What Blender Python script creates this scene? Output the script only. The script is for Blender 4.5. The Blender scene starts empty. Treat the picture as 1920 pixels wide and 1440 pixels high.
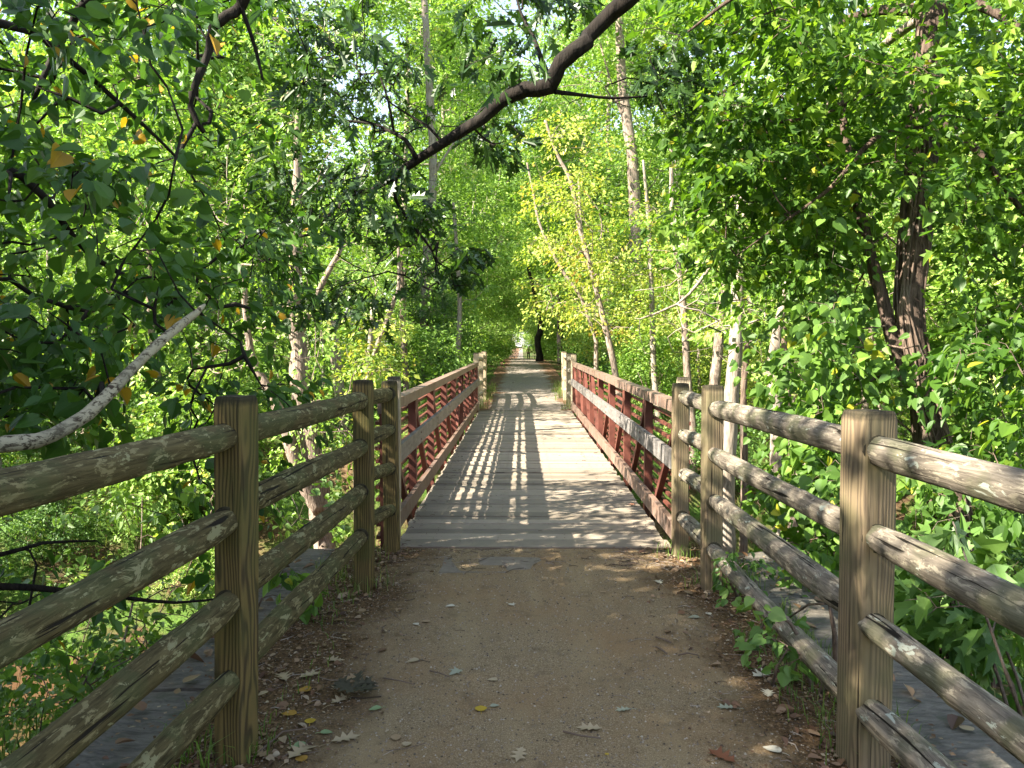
import bpy, math, random
import numpy as np
from mathutils import Vector, Matrix

R = math.radians
random.seed(7)
rng = np.random.default_rng(7)
scene = bpy.context.scene
col = scene.collection

# ------------------------------------------------------------------ camera, sky, sun, exposure
F = 1440.0                       # focal length in pixels of the 1920x1440 photograph
CAM = np.array([0.0, 0.0, 1.6])
PITCH, YAW = math.atan(77 / F), 0.0125
cd = bpy.data.cameras.new('camera'); cam = bpy.data.objects.new('camera', cd); col.objects.link(cam)
cam.location = CAM; cam.rotation_euler = (math.pi / 2 - PITCH, 0, YAW)
cd.sensor_width = 36; cd.lens = 27; cd.clip_start = 0.05; cd.clip_end = 3000
scene.camera = cam

SUN = np.array([-1.12, -0.56, 1.0]); SUN /= np.linalg.norm(SUN)      # towards the sun
EL = math.asin(SUN[2]); AZ = math.atan2(SUN[0], SUN[1])
w = bpy.data.worlds.new('World'); scene.world = w; w.use_nodes = True
nt = w.node_tree; nt.nodes.clear()
sky = nt.nodes.new('ShaderNodeTexSky'); sky.sky_type = 'NISHITA'; sky.sun_disc = False
sky.sun_elevation = EL; sky.sun_rotation = AZ % (2 * math.pi)
bg = nt.nodes.new('ShaderNodeBackground'); bg.inputs[1].default_value = 0.09
wo = nt.nodes.new('ShaderNodeOutputWorld')
hs = nt.nodes.new('ShaderNodeHueSaturation'); hs.inputs['Saturation'].default_value = 0.7
nt.links.new(sky.outputs[0], hs.inputs['Color']); nt.links.new(hs.outputs[0], bg.inputs[0]); nt.links.new(bg.outputs[0], wo.inputs[0])
sl = bpy.data.lights.new('sun', 'SUN'); sl.energy = 5.0; sl.angle = R(0.5); sl.color = (1.0, 0.92, 0.78)
so = bpy.data.objects.new('sun', sl); col.objects.link(so)
so.rotation_euler = Vector((-SUN[0], -SUN[1], -SUN[2])).to_track_quat('-Z', 'Y').to_euler()
vs = scene.view_settings
vs.view_transform = 'Standard'; vs.look = 'None'; vs.gamma = 1; vs.exposure = 2.45
cy = scene.cycles
cy.max_bounces = 5; cy.diffuse_bounces = 2; cy.glossy_bounces = 2; cy.transmission_bounces = 3
cy.transparent_max_bounces = 4; cy.caustics_reflective = False; cy.caustics_refractive = False
cy.use_denoising = True

_cp, _sp = math.cos(math.pi / 2 - PITCH), math.sin(math.pi / 2 - PITCH)
RX = np.array([[1, 0, 0], [0, _cp, -_sp], [0, _sp, _cp]])
RZ = np.array([[math.cos(YAW), -math.sin(YAW), 0], [math.sin(YAW), math.cos(YAW), 0], [0, 0, 1]])
RC = RZ @ RX
def ray(px, py):
    px = np.asarray(px, float); py = np.asarray(py, float)
    c = np.stack([(px - 960) / F, (720 - py) / F, -np.ones_like(px)], -1)
    return c @ RC.T
def P(px, py, D):
    """the world point seen at a pixel of the photograph, D metres down the trail"""
    d = ray(px, py); t = np.asarray(D, float) / d[..., 1]
    return CAM + d * t[..., None]
def Pg(px, py, z=0.0):
    d = ray(px, py); return CAM + d * ((z - CAM[2]) / d[2])
def Pplane(px, py, a, b):
    """pixel ray met with the upright plane through plan points a and b"""
    d = ray(px, py); n = np.array([b[1] - a[1], -(b[0] - a[0])])
    t = (n @ (np.array(a[:2]) - CAM[:2])) / (n @ d[:2]); return CAM + d * t

# ------------------------------------------------------------------ mesh helpers
class MB:
    def __init__(s): s.v = []; s.f = {}; s.n = 0; s.t = []
    def add(s, v, faces, tint=None):
        v = np.asarray(v, float).reshape(-1, 3); faces = np.asarray(faces, int)
        s.v.append(v); s.f.setdefault(faces.shape[1], []).append(faces + s.n)
        s.t.append(np.full(len(v), 0.5) if tint is None else np.broadcast_to(np.asarray(tint, float), (len(v),)))
        s.n += len(v)
    def box(s, lo, hi, tint=None, M=None):
        x0, y0, z0 = lo; x1, y1, z1 = hi
        v = np.array([[x0,y0,z0],[x1,y0,z0],[x1,y1,z0],[x0,y1,z0],[x0,y0,z1],[x1,y0,z1],[x1,y1,z1],[x0,y1,z1]])
        if M is not None: v = v @ M[:3, :3].T + M[:3, 3]
        s.add(v, [[0,3,2,1],[4,5,6,7],[0,1,5,4],[1,2,6,5],[2,3,7,6],[3,0,4,7]], tint)
    def bar(s, a, b, wx, wz, up=(0, 0, 1), tint=None):
        """rectangular bar from a to b"""
        a = np.asarray(a, float); b = np.asarray(b, float); d = b - a; L = np.linalg.norm(d); d /= L
        u = np.asarray(up, float); x = np.cross(d, u)
        if np.linalg.norm(x) < 1e-4: x = np.array([1.0, 0, 0])
        x /= np.linalg.norm(x); z = np.cross(x, d)
        M = np.eye(4); M[:3, 0] = x; M[:3, 1] = d; M[:3, 2] = z; M[:3, 3] = a
        s.box((-wx / 2, 0, -wz / 2), (wx / 2, L, wz / 2), tint, M)
    def tube(s, pts, rad, sides=6, rough=0.0, cap=True, tint=None):
        pts = np.asarray(pts, float); n = len(pts); rad = np.broadcast_to(np.asarray(rad, float), (n,))
        T = np.gradient(pts, axis=0); T /= np.linalg.norm(T, axis=1)[:, None] + 1e-12
        ref = np.array([0.31, 0.17, 1.0]) if abs(T[0, 2]) < 0.8 else np.array([1.0, 0.2, 0.1])
        U = np.cross(T, ref); U /= np.linalg.norm(U, axis=1)[:, None] + 1e-12
        W = np.cross(T, U)
        a = np.arange(sides) * 2 * math.pi / sides
        rr = rad[:, None] * (1 + (rng.normal(0, rough, (n, sides)) if rough else 0))
        v = pts[:, None] + (np.cos(a)[None, :, None] * U[:, None] + np.sin(a)[None, :, None] * W[:, None]) * rr[..., None]
        i = np.arange(n - 1)[:, None] * sides; j = np.arange(sides)[None]; k = (j + 1) % sides
        q = np.stack([i + j, i + k, i + sides + k, i + sides + j], -1).reshape(-1, 4)
        base = s.n
        s.add(v.reshape(-1, 3), q, tint)
        if cap and sides > 2:
            for r0, rev in ((0, 1), ((n - 1) * sides, 0)):
                idx = list(range(r0, r0 + sides)); idx = idx[::-1] if rev else idx
                s.f.setdefault(sides, []).append(np.array([idx]) + base)
    def build(s, name, mat, parent=None, smooth=False, origin=None):
        if not s.n: return None
        me = bpy.data.meshes.new(name)
        v = np.concatenate(s.v)
        if origin is not None: v = v - np.asarray(origin, float)
        me.vertices.add(len(v)); me.vertices.foreach_set('co', v.astype(np.float32).ravel())
        idx, tot = [], []
        for k, fs in s.f.items():
            a = np.concatenate(fs); idx.append(a.ravel()); tot.append(np.full(len(a), k))
        idx = np.concatenate(idx); tot = np.concatenate(tot)
        me.loops.add(len(idx)); me.loops.foreach_set('vertex_index', idx.astype(np.int32))
        me.polygons.add(len(tot)); st = np.concatenate([[0], np.cumsum(tot)[:-1]])
        me.polygons.foreach_set('loop_start', st.astype(np.int32))
        me.polygons.foreach_set('use_smooth', np.full(len(tot), bool(smooth)))
        at = me.attributes.new('tint', 'FLOAT', 'POINT'); at.data.foreach_set('value', np.concatenate(s.t).astype(np.float32))
        me.update(calc_edges=True); me.materials.append(mat)
        o = bpy.data.objects.new(name, me); col.objects.link(o)
        if parent is not None: o.parent = parent
        return o
def empty(name, loc, label, cat, group=None, rz=0):
    o = bpy.data.objects.new(name, None); col.objects.link(o); o.location = loc; o.rotation_euler = (0, 0, rz)
    o.empty_display_size = 0.1
    return tag(o, label, cat, group)
def tag(o, label=None, cat=None, group=None, kind=None):
    if label: o['label'] = label
    if cat: o['category'] = cat
    if group: o['group'] = group
    if kind: o['kind'] = kind
    return o
def copy_tree(o, parent=None):
    c = o.copy(); col.objects.link(c)
    if parent is not None: c.parent = parent
    for ch in [x for x in CH.get(o.name, [])]: copy_tree(ch, c)
    return c
CH = {}
def norm(a): return a / (np.linalg.norm(a, axis=-1, keepdims=True) + 1e-12)
def smooth(a, b, x):
    t = np.clip((x - a) / (b - a), 0, 1); return t * t * (3 - 2 * t)

# value noise for shapes
_NG = np.random.default_rng(3).random((64, 64, 64))
def vnoise(p):
    p = np.asarray(p, float); i = np.floor(p).astype(int); f = p - i; f = f * f * (3 - 2 * f); r = 0
    for a in (0, 1):
        for b in (0, 1):
            for c in (0, 1):
                wt = (f[..., 0] if a else 1 - f[..., 0]) * (f[..., 1] if b else 1 - f[..., 1]) * (f[..., 2] if c else 1 - f[..., 2])
                r = r + wt * _NG[(i[..., 0] + a) % 64, (i[..., 1] + b) % 64, (i[..., 2] + c) % 64]
    return r

# ------------------------------------------------------------------ materials
class NT:
    def __init__(s, name):
        s.m = bpy.data.materials.new(name); s.m.use_nodes = True; s.t = s.m.node_tree; s.t.nodes.clear()
        s.out = s.n('ShaderNodeOutputMaterial')
    def n(s, typ, **kw):
        x = s.t.nodes.new(typ)
        for k, v in kw.items(): setattr(x, k, v)
        return x
    def l(s, a, b): s.t.links.new(a, b)
    def coord(s, kind='Object', scale=(1, 1, 1)):
        tc = s.n('ShaderNodeTexCoord'); mp = s.n('ShaderNodeMapping'); mp.inputs['Scale'].default_value = scale
        s.l(tc.outputs[kind], mp.inputs[0])
        if getattr(s, 'shift', 0):
            ad = s.n('ShaderNodeVectorMath', operation='ADD'); s.l(mp.outputs[0], ad.inputs[0]); s.l(s.math('MULTIPLY', s.orand(), s.shift), ad.inputs[1]); return ad.outputs[0]
        return mp.outputs[0]
    def noise(s, vec, scale, detail=4, rough=0.55, dist=0.0):
        x = s.n('ShaderNodeTexNoise'); x.inputs['Scale'].default_value = scale; x.inputs['Detail'].default_value = detail
        x.inputs['Roughness'].default_value = rough; x.inputs['Distortion'].default_value = dist
        if vec is not None: s.l(vec, x.inputs['Vector'])
        return x.outputs['Fac']
    def ramp(s, fac, stops, interp='LINEAR'):
        x = s.n('ShaderNodeValToRGB'); cr = x.color_ramp; cr.interpolation = interp
        while len(cr.elements) < len(stops): cr.elements.new(0.5)
        for e, (p, c) in zip(cr.elements, stops): e.position = p; e.color = (*c, 1) if len(c) == 3 else c
        s.l(fac, x.inputs[0]); return x.outputs[0]
    def mix(s, fac, a, b, mode='MIX'):
        x = s.n('ShaderNodeMix', data_type='RGBA', blend_type=mode)
        for v, i in ((fac, 0), (a, 6), (b, 7)):
            if isinstance(v, (int, float)): x.inputs[i].default_value = v
            elif isinstance(v, tuple): x.inputs[i].default_value = (*v, 1)
            else: s.l(v, x.inputs[i])
        return x.outputs[2]
    def math(s, op, a, b=0.0):
        x = s.n('ShaderNodeMath', operation=op)
        for v, i in ((a, 0), (b, 1)):
            if isinstance(v, (int, float)): x.inputs[i].default_value = v
            else: s.l(v, x.inputs[i])
        return x.outputs[0]
    def bump(s, h, strength, dist):
        x = s.n('ShaderNodeBump'); x.inputs['Strength'].default_value = strength; x.inputs['Distance'].default_value = dist
        s.l(h, x.inputs['Height']); return x.outputs[0]
    def bsdf(s, color, rough=0.8, spec=0.3, bump=None, metal=0.0):
        x = s.n('ShaderNodeBsdfPrincipled')
        if isinstance(color, tuple): x.inputs['Base Color'].default_value = (*color, 1)
        else: s.l(color, x.inputs['Base Color'])
        if isinstance(rough, (int, float)): x.inputs['Roughness'].default_value = rough
        else: s.l(rough, x.inputs['Roughness'])
        x.inputs['Specular IOR Level'].default_value = spec; x.inputs['Metallic'].default_value = metal
        if bump is not None: s.l(bump, x.inputs['Normal'])
        return x.outputs[0]
    def end(s, sh): s.l(sh, s.out.inputs[0]); return s.m
    def attr(s, name='tint'):
        x = s.n('ShaderNodeAttribute', attribute_name=name); return x.outputs['Fac']
    def orand(s):
        return s.n('ShaderNodeObjectInfo').outputs['Random']

def leaf_mat(name, stops, trans=0.33, tboost=(1.5, 1.6, 0.6), rough=0.45, spec=0.35, shift=0.25):
    k = NT(name); t = k.attr()
    r = k.math('ADD', t, k.math('MULTIPLY', k.math('SUBTRACT', k.orand(), 0.5), shift))
    c = k.ramp(r, stops)
    a = k.bsdf(c, rough, spec)
    tr = k.n('ShaderNodeBsdfTranslucent'); tc = k.mix(1.0, c, tboost, 'MULTIPLY'); k.l(tc, tr.inputs[0])
    mx = k.n('ShaderNodeMixShader'); mx.inputs[0].default_value = trans
    k.l(a, mx.inputs[1]); k.l(tr.outputs[0], mx.inputs[2])
    return k.end(mx.outputs[0])

YEL, ORG = (0.50, 0.33, 0.02), (0.30, 0.10, 0.015)
M = {}
M['leaf_birch'] = leaf_mat('birch_leaf', [(0, (0.02, 0.055, 0.013)), (0.45, (0.045, 0.11, 0.018)), (0.93, (0.10, 0.195, 0.028)), (0.965, (0.40, 0.30, 0.02)), (1, ORG)], shift=0)
M['leaf_oak'] = leaf_mat('oak_leaf', [(0, (0.016, 0.04, 0.011)), (0.6, (0.038, 0.085, 0.015)), (1, (0.075, 0.15, 0.02))], trans=0.34, rough=0.38, spec=0.42, shift=0)
M['leaf_maple'] = leaf_mat('maple_leaf', [(0, (0.024, 0.062, 0.012)), (0.5, (0.07, 0.15, 0.019)), (0.93, (0.19, 0.29, 0.03)), (1, (0.42, 0.36, 0.04))], trans=0.48, shift=0)
M['leaf_bright'] = leaf_mat('sunny_leaf', [(0, (0.07, 0.14, 0.032)), (0.5, (0.165, 0.29, 0.045)), (0.9, (0.32, 0.43, 0.11)), (1, (0.46, 0.44, 0.14))])
M['leaf_yellow'] = leaf_mat('turning_leaf', [(0, (0.13, 0.22, 0.045)), (0.5, (0.28, 0.36, 0.055)), (0.85, (0.46, 0.45, 0.09)), (1, (0.46, 0.28, 0.08))])
M['leaf_deep'] = leaf_mat('deep_green_leaf', [(0, (0.03, 0.075, 0.022)), (0.5, (0.10, 0.19, 0.045)), (1, (0.19, 0.30, 0.07))])
M['leaf_vine'] = leaf_mat('vine_leaf', [(0, (0.04, 0.09, 0.022)), (0.5, (0.10, 0.19, 0.035)), (0.93, (0.19, 0.32, 0.05)), (1, (0.45, 0.40, 0.03))], trans=0.4, rough=0.5, spec=0.28, shift=0)
M['leaf_dry'] = leaf_mat('dry_leaf', [(0, (0.06, 0.03, 0.016)), (0.4, (0.16, 0.085, 0.045)), (0.75, (0.28, 0.19, 0.11)), (1, (0.42, 0.35, 0.24))], trans=0.12, tboost=(1, 1, 1), shift=0)
M['grass'] = leaf_mat('grass_blade', [(0, (0.05, 0.09, 0.02)), (0.6, (0.11, 0.19, 0.03)), (1, (0.30, 0.27, 0.12))], trans=0.3, shift=0)

def bark(name, dark, light, patch=None, sc=1.0, bump=0.6):
    k = NT(name); v = k.coord('Object', (9 * sc, 9 * sc, 1.6 * sc))
    n1 = k.noise(v, 3.0, 6, 0.65, 0.6); n2 = k.noise(k.coord('Object', (1, 1, 1)), 2.2, 3)
    c = k.ramp(n1, [(0.32, dark), (0.62, light)])
    if patch: c = k.mix(k.ramp(n2, [(0.5, (0, 0, 0)), (0.62, (1, 1, 1))]), c, k.mix(n1, dark, patch))
    return k.end(k.bsdf(c, 0.9, 0.15, k.bump(n1, bump, 0.03)))
M['bark_grey'] = bark('grey_bark', (0.10, 0.08, 0.06), (0.36, 0.30, 0.24), (0.45, 0.42, 0.36))
M['bark_brown'] = bark('brown_bark', (0.05, 0.035, 0.026), (0.20, 0.145, 0.11), (0.26, 0.22, 0.18), bump=0.9)
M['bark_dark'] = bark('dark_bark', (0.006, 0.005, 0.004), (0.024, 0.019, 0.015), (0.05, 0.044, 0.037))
M['bark_vine'] = bark('furrowed_dark_bark', (0.018, 0.012, 0.009), (0.13, 0.092, 0.07), None, 1.2, 1.0)
M['bark_shaggy'] = bark('shaggy_bark', (0.10, 0.072, 0.055), (0.36, 0.285, 0.23), None, 1.3, 1.0)
k = NT('birch_bark'); v = k.coord('Object', (1, 1, 1))
n1 = k.noise(k.coord('Object', (0.5, 1, 1.2)), 38, 5, 0.75, 0.5); n2 = k.noise(v, 9, 4)
c = k.mix(k.ramp(n1, [(0.49, (0, 0, 0)), (0.58, (1, 1, 1))]), (0.36, 0.32, 0.22), (0.055, 0.04, 0.026))
c = k.mix(k.ramp(n2, [(0.5, (0, 0, 0)), (0.75, (1, 1, 1))]), c, (0.22, 0.20, 0.14))
M['bark_birch'] = k.end(k.bsdf(c, 0.8, 0.2, k.bump(n1, 0.4, 0.01)))

def post_wood(name, base, streak, green, grey):
    k = NT(name); v = k.coord('Object', (1, 1, 1)); k.shift = 60.0; vs_ = k.coord('Object', (26, 26, 1.1)); k.shift = 0
    grain = k.noise(vs_, 2.4, 5, 0.6, 1.1)
    wv = k.n('ShaderNodeTexWave', wave_type='RINGS', rings_direction='Z'); mp = k.coord('Object', (1, 1, 0.10))
    k.shift = 60.0; dn = k.noise(k.coord('Object', (5, 5, 1.2)), 1.3, 2); k.shift = 0
    ad = k.n('ShaderNodeVectorMath', operation='ADD'); cmb = k.n('ShaderNodeCombineXYZ'); k.l(k.math('MULTIPLY', dn, 0.09), cmb.inputs[0]); k.l(k.math('MULTIPLY', dn, 0.05), cmb.inputs[1])
    k.l(mp, ad.inputs[0]); k.l(cmb.outputs[0], ad.inputs[1]); k.l(ad.outputs[0], wv.inputs['Vector'])
    wv.inputs['Scale'].default_value = 26; wv.inputs['Distortion'].default_value = 1.6; wv.inputs['Detail'].default_value = 2
    c = k.mix(k.ramp(wv.outputs['Fac'], [(0.1, (0, 0, 0)), (0.75, (1, 1, 1))]), streak, base)
    c = k.mix(k.math('MULTIPLY', grain, 0.55), c, grey)
    k.shift = 60.0; big = k.noise(k.coord(), 4.0, 3); k.shift = 0
    c = k.mix(k.ramp(big, [(0.42, (0, 0, 0)), (0.72, (0.8, 0.8, 0.8))]), c, green)
    crack = k.ramp(k.noise(k.coord('Object', (38, 38, 0.9)), 1.6, 2, 0.5, 0.4), [(0.30, (0, 0, 0)), (0.345, (1, 1, 1))])
    c = k.mix(crack, (0.018, 0.013, 0.008), c)
    hd = k.math('ADD', k.attr(), k.math('MULTIPLY', k.math('SUBTRACT', k.noise(v, 16, 4, 0.6), 0.5), 0.7))
    c = k.mix(k.ramp(hd, [(0.45, (0, 0, 0)), (0.85, (0.85, 0.85, 0.85))]), c, (0.022, 0.02, 0.012))
    h = k.math('ADD', k.math('MULTIPLY', wv.outputs['Fac'], 0.5), k.math('ADD', grain, crack))
    return k.end(k.bsdf(c, 0.82, 0.2, k.bump(h, 0.5, 0.004)))
M['post_brown'] = post_wood('green_brown_post_wood', (0.17, 0.115, 0.036), (0.035, 0.020, 0.007), (0.07, 0.075, 0.022), (0.12, 0.10, 0.055))
M['post_grey'] = post_wood('grey_brown_post_wood', (0.19, 0.135, 0.07), (0.07, 0.045, 0.022), (0.11, 0.105, 0.05), (0.24, 0.195, 0.145))
M['post_pale'] = post_wood('pale_post_wood', (0.46, 0.36, 0.24), (0.24, 0.17, 0.10), (0.30, 0.27, 0.18), (0.42, 0.36, 0.28))

def rail_wood(name, a, b, lichen, lich2, spot=0.60):
    k = NT(name); k.shift = 60.0; v = k.coord('Object', (1, 1, 1)); vl = k.coord('Object', (20, 20, 1.7))
    g = k.noise(vl, 3.0, 6, 0.68, 0.8); c = k.ramp(g, [(0.33, a), (0.66, b)])
    fl = k.noise(k.coord('Object', (3, 3, 1.0)), 14.0, 5, 0.7, 0.5)
    c = k.mix(k.ramp(fl, [(0.54, (0, 0, 0)), (0.60, (1, 1, 1))]), c, lich2)
    c = k.mix(k.math('MULTIPLY', k.ramp(k.noise(v, 6.0, 3, 0.5), [(0.5, (0, 0, 0)), (0.6, (1, 1, 1))]), 0.45), c, (0.07, 0.085, 0.035))
    sp = k.noise(k.coord('Object', (1.3, 1.3, 0.55)), 15.0, 6, 0.66, 0.5)
    c = k.mix(k.ramp(sp, [(spot, (0, 0, 0)), (spot + 0.02, (1, 1, 1))]), c, lichen)
    crack = k.ramp(k.noise(k.coord('Object', (30, 30, 1.1)), 1.5, 3, 0.5, 0.7), [(0.335, (0, 0, 0)), (0.37, (1, 1, 1))])
    c = k.mix(crack, (0.016, 0.013, 0.009), c)
    h = k.math('ADD', k.math('MULTIPLY', g, 0.8), crack)
    return k.end(k.bsdf(c, 0.88, 0.15, k.bump(h, 0.7, 0.008)))
M['rail_green'] = rail_wood('mossy_rail_wood', (0.035, 0.028, 0.012), (0.125, 0.100, 0.045), (0.23, 0.215, 0.115), (0.20, 0.17, 0.085))
M['rail_grey'] = rail_wood('weathered_rail_wood', (0.07, 0.058, 0.045), (0.24, 0.205, 0.16), (0.36, 0.38, 0.31), (0.31, 0.27, 0.20), 0.62)
M['rail_pale'] = rail_wood('pale_rail_wood', (0.22, 0.17, 0.12), (0.5, 0.42, 0.32), (0.5, 0.5, 0.42), (0.5, 0.45, 0.36))
k = NT('dark_cap_socket_shade'); M['wood_cap_socket_shade'] = k.end(k.bsdf(k.ramp(k.noise(k.coord(), 40, 4), [(0.3, (0.02, 0.016, 0.012)), (0.8, (0.09, 0.08, 0.05))]), 0.95, 0.1))  # dark wood of the post tops, also painted as shade at the rail sockets

k = NT('rusty_red_steel'); v = k.coord()
n1 = k.noise(v, 5, 5, 0.65); n2 = k.noise(k.coord('Object', (8, 8, 1.2)), 3, 4)
c = k.ramp(n1, [(0.3, (0.075, 0.022, 0.015)), (0.65, (0.165, 0.05, 0.034))]); c = k.mix(k.math('MULTIPLY', n2, 0.5), c, (0.07, 0.026, 0.015))
M['steel_red'] = k.end(k.bsdf(c, 0.62, 0.4, k.bump(k.noise(v, 90, 3), 0.15, 0.002)))
k = NT('brown_weathered_steel'); v = k.coord()
n1 = k.noise(v, 4, 5, 0.65); n2 = k.noise(k.coord('Object', (2, 7, 2)), 2.5, 4)
c = k.ramp(n1, [(0.3, (0.10, 0.056, 0.038)), (0.7, (0.22, 0.145, 0.105))]); c = k.mix(k.ramp(n2, [(0.42, (0, 0, 0)), (0.7, (0.7, 0.7, 0.7))]), c, (0.22, 0.17, 0.145))
M['steel_brown'] = k.end(k.bsdf(c, 0.55, 0.45, k.bump(k.noise(v, 70, 3), 0.15, 0.002)))
k = NT('grey_rub_rail_board'); v = k.coord('Object', (18, 3.5, 18)); n1 = k.noise(v, 1.5, 5, 0.6, 0.3)
st = k.noise(k.coord('Object', (1, 16, 1)), 1.6, 4, 0.6)
c = k.ramp(n1, [(0.3, (0.08, 0.07, 0.062)), (0.7, (0.20, 0.18, 0.165))]); c = k.mix(k.ramp(st, [(0.45, (0, 0, 0)), (0.8, (0.8, 0.8, 0.8))]), c, (0.30, 0.29, 0.28))
M['rub_board'] = k.end(k.bsdf(c, 0.6, 0.4, k.bump(n1, 0.3, 0.003)))
k = NT('deck_plank_wood'); t = k.attr(); v = k.coord('Object', (1.3, 26, 26)); g = k.noise(v, 2.6, 6, 0.65, 0.5)
c = k.ramp(t, [(0, (0.17, 0.14, 0.105)), (1, (0.39, 0.325, 0.25))]); c = k.mix(k.math('MULTIPLY', g, 0.6), c, (0.14, 0.12, 0.095))
c = k.mix(k.ramp(k.noise(k.coord(), 2.2, 4, 0.6), [(0.5, (0, 0, 0)), (0.75, (0.5, 0.5, 0.5))]), c, (0.36, 0.29, 0.20))
dots = k.ramp(k.noise(k.coord(), 55, 2, 0.5), [(0.70, (0, 0, 0)), (0.73, (1, 1, 1))])
c = k.mix(dots, c, (0.05, 0.035, 0.025))
crk = k.ramp(k.noise(k.coord('Object', (1.0, 60, 1)), 2.0, 3), [(0.30, (0, 0, 0)), (0.34, (1, 1, 1))]); c = k.mix(crk, (0.05, 0.04, 0.03), c)
M['deck'] = k.end(k.bsdf(c, 0.72, 0.35, k.bump(k.math('ADD', g, crk), 0.4, 0.003)))

k = NT('stone'); v = k.coord(); n1 = k.noise(k.coord('Object', (1.6, 5, 6)), 5, 7, 0.72, 0.8)
c = k.ramp(n1, [(0.3, (0.08, 0.076, 0.068)), (0.7, (0.24, 0.22, 0.18))]); c = k.mix(k.ramp(k.noise(v, 3, 4), [(0.5, (0, 0, 0)), (0.75, (0.8, 0.8, 0.8))]), c, (0.20, 0.155, 0.115))
c = k.mix(k.ramp(k.noise(v, 6.5, 4), [(0.55, (0, 0, 0)), (0.7, (0.6, 0.6, 0.6))]), c, (0.07, 0.085, 0.05))
M['stone'] = k.end(k.bsdf(c, 0.9, 0.2, k.bump(n1, 0.9, 0.03)))

# the trail: grey-brown stone dust in the middle, red-brown soil and mould to the sides
k = NT('stone_dust_trail'); v = k.coord()
sx = k.n('ShaderNodeSeparateXYZ'); k.l(v, sx.inputs[0])
side = k.math('ABSOLUTE', k.math('SUBTRACT', sx.outputs[0], 0.09))
edge = k.math('ADD', side, k.math('MULTIPLY', k.math('SUBTRACT', k.noise(v, 1.7, 5, 0.6), 0.5), 1.1))
fine = k.noise(v, 170, 3, 0.7); mid = k.noise(v, 34, 4, 0.7); big = k.noise(v, 1.4, 4)
c = k.ramp(fine, [(0.34, (0.115, 0.078, 0.040)), (0.52, (0.28, 0.205, 0.112)), (0.68, (0.50, 0.41, 0.27))])
c = k.mix(k.math('MULTIPLY', mid, 0.5), c, (0.17, 0.12, 0.068))
c = k.mix(k.ramp(big, [(0.42, (0, 0, 0)), (0.65, (0.6, 0.6, 0.6))]), c, (0.25, 0.155, 0.075))
soil = k.ramp(k.noise(v, 60, 4, 0.7), [(0.34, (0.035, 0.023, 0.012)), (0.55, (0.13, 0.078, 0.036)), (0.72, (0.26, 0.17, 0.09))])
trk = k.noise(k.coord('Object', (2.2, 0.35, 1)), 1.7, 3)
c = k.mix(k.ramp(trk, [(0.50, (0, 0, 0)), (0.66, (0.55, 0.55, 0.55))]), c, (0.32, 0.24, 0.13))
c = k.mix(k.ramp(k.noise(v, 5.5, 5, 0.7), [(0.55, (0, 0, 0)), (0.70, (0.5, 0.5, 0.5))]), c, (0.09, 0.062, 0.038))
c = k.mix(k.ramp(edge, [(0.68, (0, 0, 0)), (1.15, (1, 1, 1))]), c, soil)
h = k.math('ADD', fine, mid)
M['trail'] = k.end(k.bsdf(c, 0.93, 0.15, k.bump(h, 0.9, 0.006)))
k = NT('far_stone_dust'); v = k.coord(); sx = k.n('ShaderNodeSeparateXYZ'); k.l(v, sx.inputs[0])
edge = k.math('ADD', k.math('ABSOLUTE', k.math('SUBTRACT', sx.outputs[0], 0.15)), k.math('MULTIPLY', k.math('SUBTRACT', k.noise(v, 1.3, 5, 0.6), 0.5), 1.3))
c = k.ramp(k.noise(v, 60, 4, 0.7), [(0.34, (0.12, 0.095, 0.075)), (0.66, (0.33, 0.285, 0.24))])
c = k.mix(k.ramp(edge, [(0.8, (0, 0, 0)), (1.25, (1, 1, 1))]), c, k.ramp(k.noise(v, 24, 4, 0.7), [(0.34, (0.06, 0.032, 0.018)), (0.7, (0.25, 0.145, 0.085))]))
M['trail_far'] = k.end(k.bsdf(c, 0.93, 0.15, k.bump(k.noise(v, 60, 3), 0.6, 0.01)))
k = NT('woodland_soil'); v = k.coord()
c = k.ramp(k.noise(v, 9, 6, 0.75), [(0.32, (0.03, 0.02, 0.011)), (0.5, (0.10, 0.062, 0.034)), (0.7, (0.15, 0.115, 0.065))])
c = k.mix(k.ramp(k.noise(v, 0.8, 5, 0.65), [(0.42, (0, 0, 0)), (0.56, (1, 1, 1))]), c, k.ramp(k.noise(v, 22, 4, 0.7), [(0.3, (0.03, 0.06, 0.012)), (0.7, (0.11, 0.19, 0.035))]))
M['soil'] = k.end(k.bsdf(c, 0.95, 0.1, k.bump(k.noise(v, 30, 4, 0.7), 0.8, 0.03)))
k = NT('shallow_stream_water'); v = k.coord()
n1 = k.noise(v, 5, 3)
M['water'] = k.end(k.bsdf(k.ramp(k.noise(v, 1.2, 3), [(0.35, (0.05, 0.03, 0.018)), (0.7, (0.14, 0.075, 0.04))]), 0.06, 0.6, k.bump(n1, 0.12, 0.05)))
def flat(name, c, rough=0.7, spec=0.3, vary=0.25):
    k = NT(name); n_ = k.noise(k.coord(), 18, 4); d = tuple(x * (1 - vary) for x in c)
    return k.end(k.bsdf(k.mix(n_, d, c), rough, spec))
k = NT('grit'); t = k.attr(); M['grit'] = k.end(k.bsdf(k.ramp(t, [(0, (0.055, 0.042, 0.03)), (0.5, (0.20, 0.16, 0.12)), (0.9, (0.32, 0.27, 0.21)), (1, (0.42, 0.37, 0.29))]), 0.9, 0.2))
k = NT('dry_twig'); t = k.attr(); M['twig'] = k.end(k.bsdf(k.ramp(t, [(0, (0.045, 0.032, 0.024)), (0.6, (0.15, 0.11, 0.085)), (1, (0.32, 0.27, 0.22))]), 0.9, 0.15))

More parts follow.
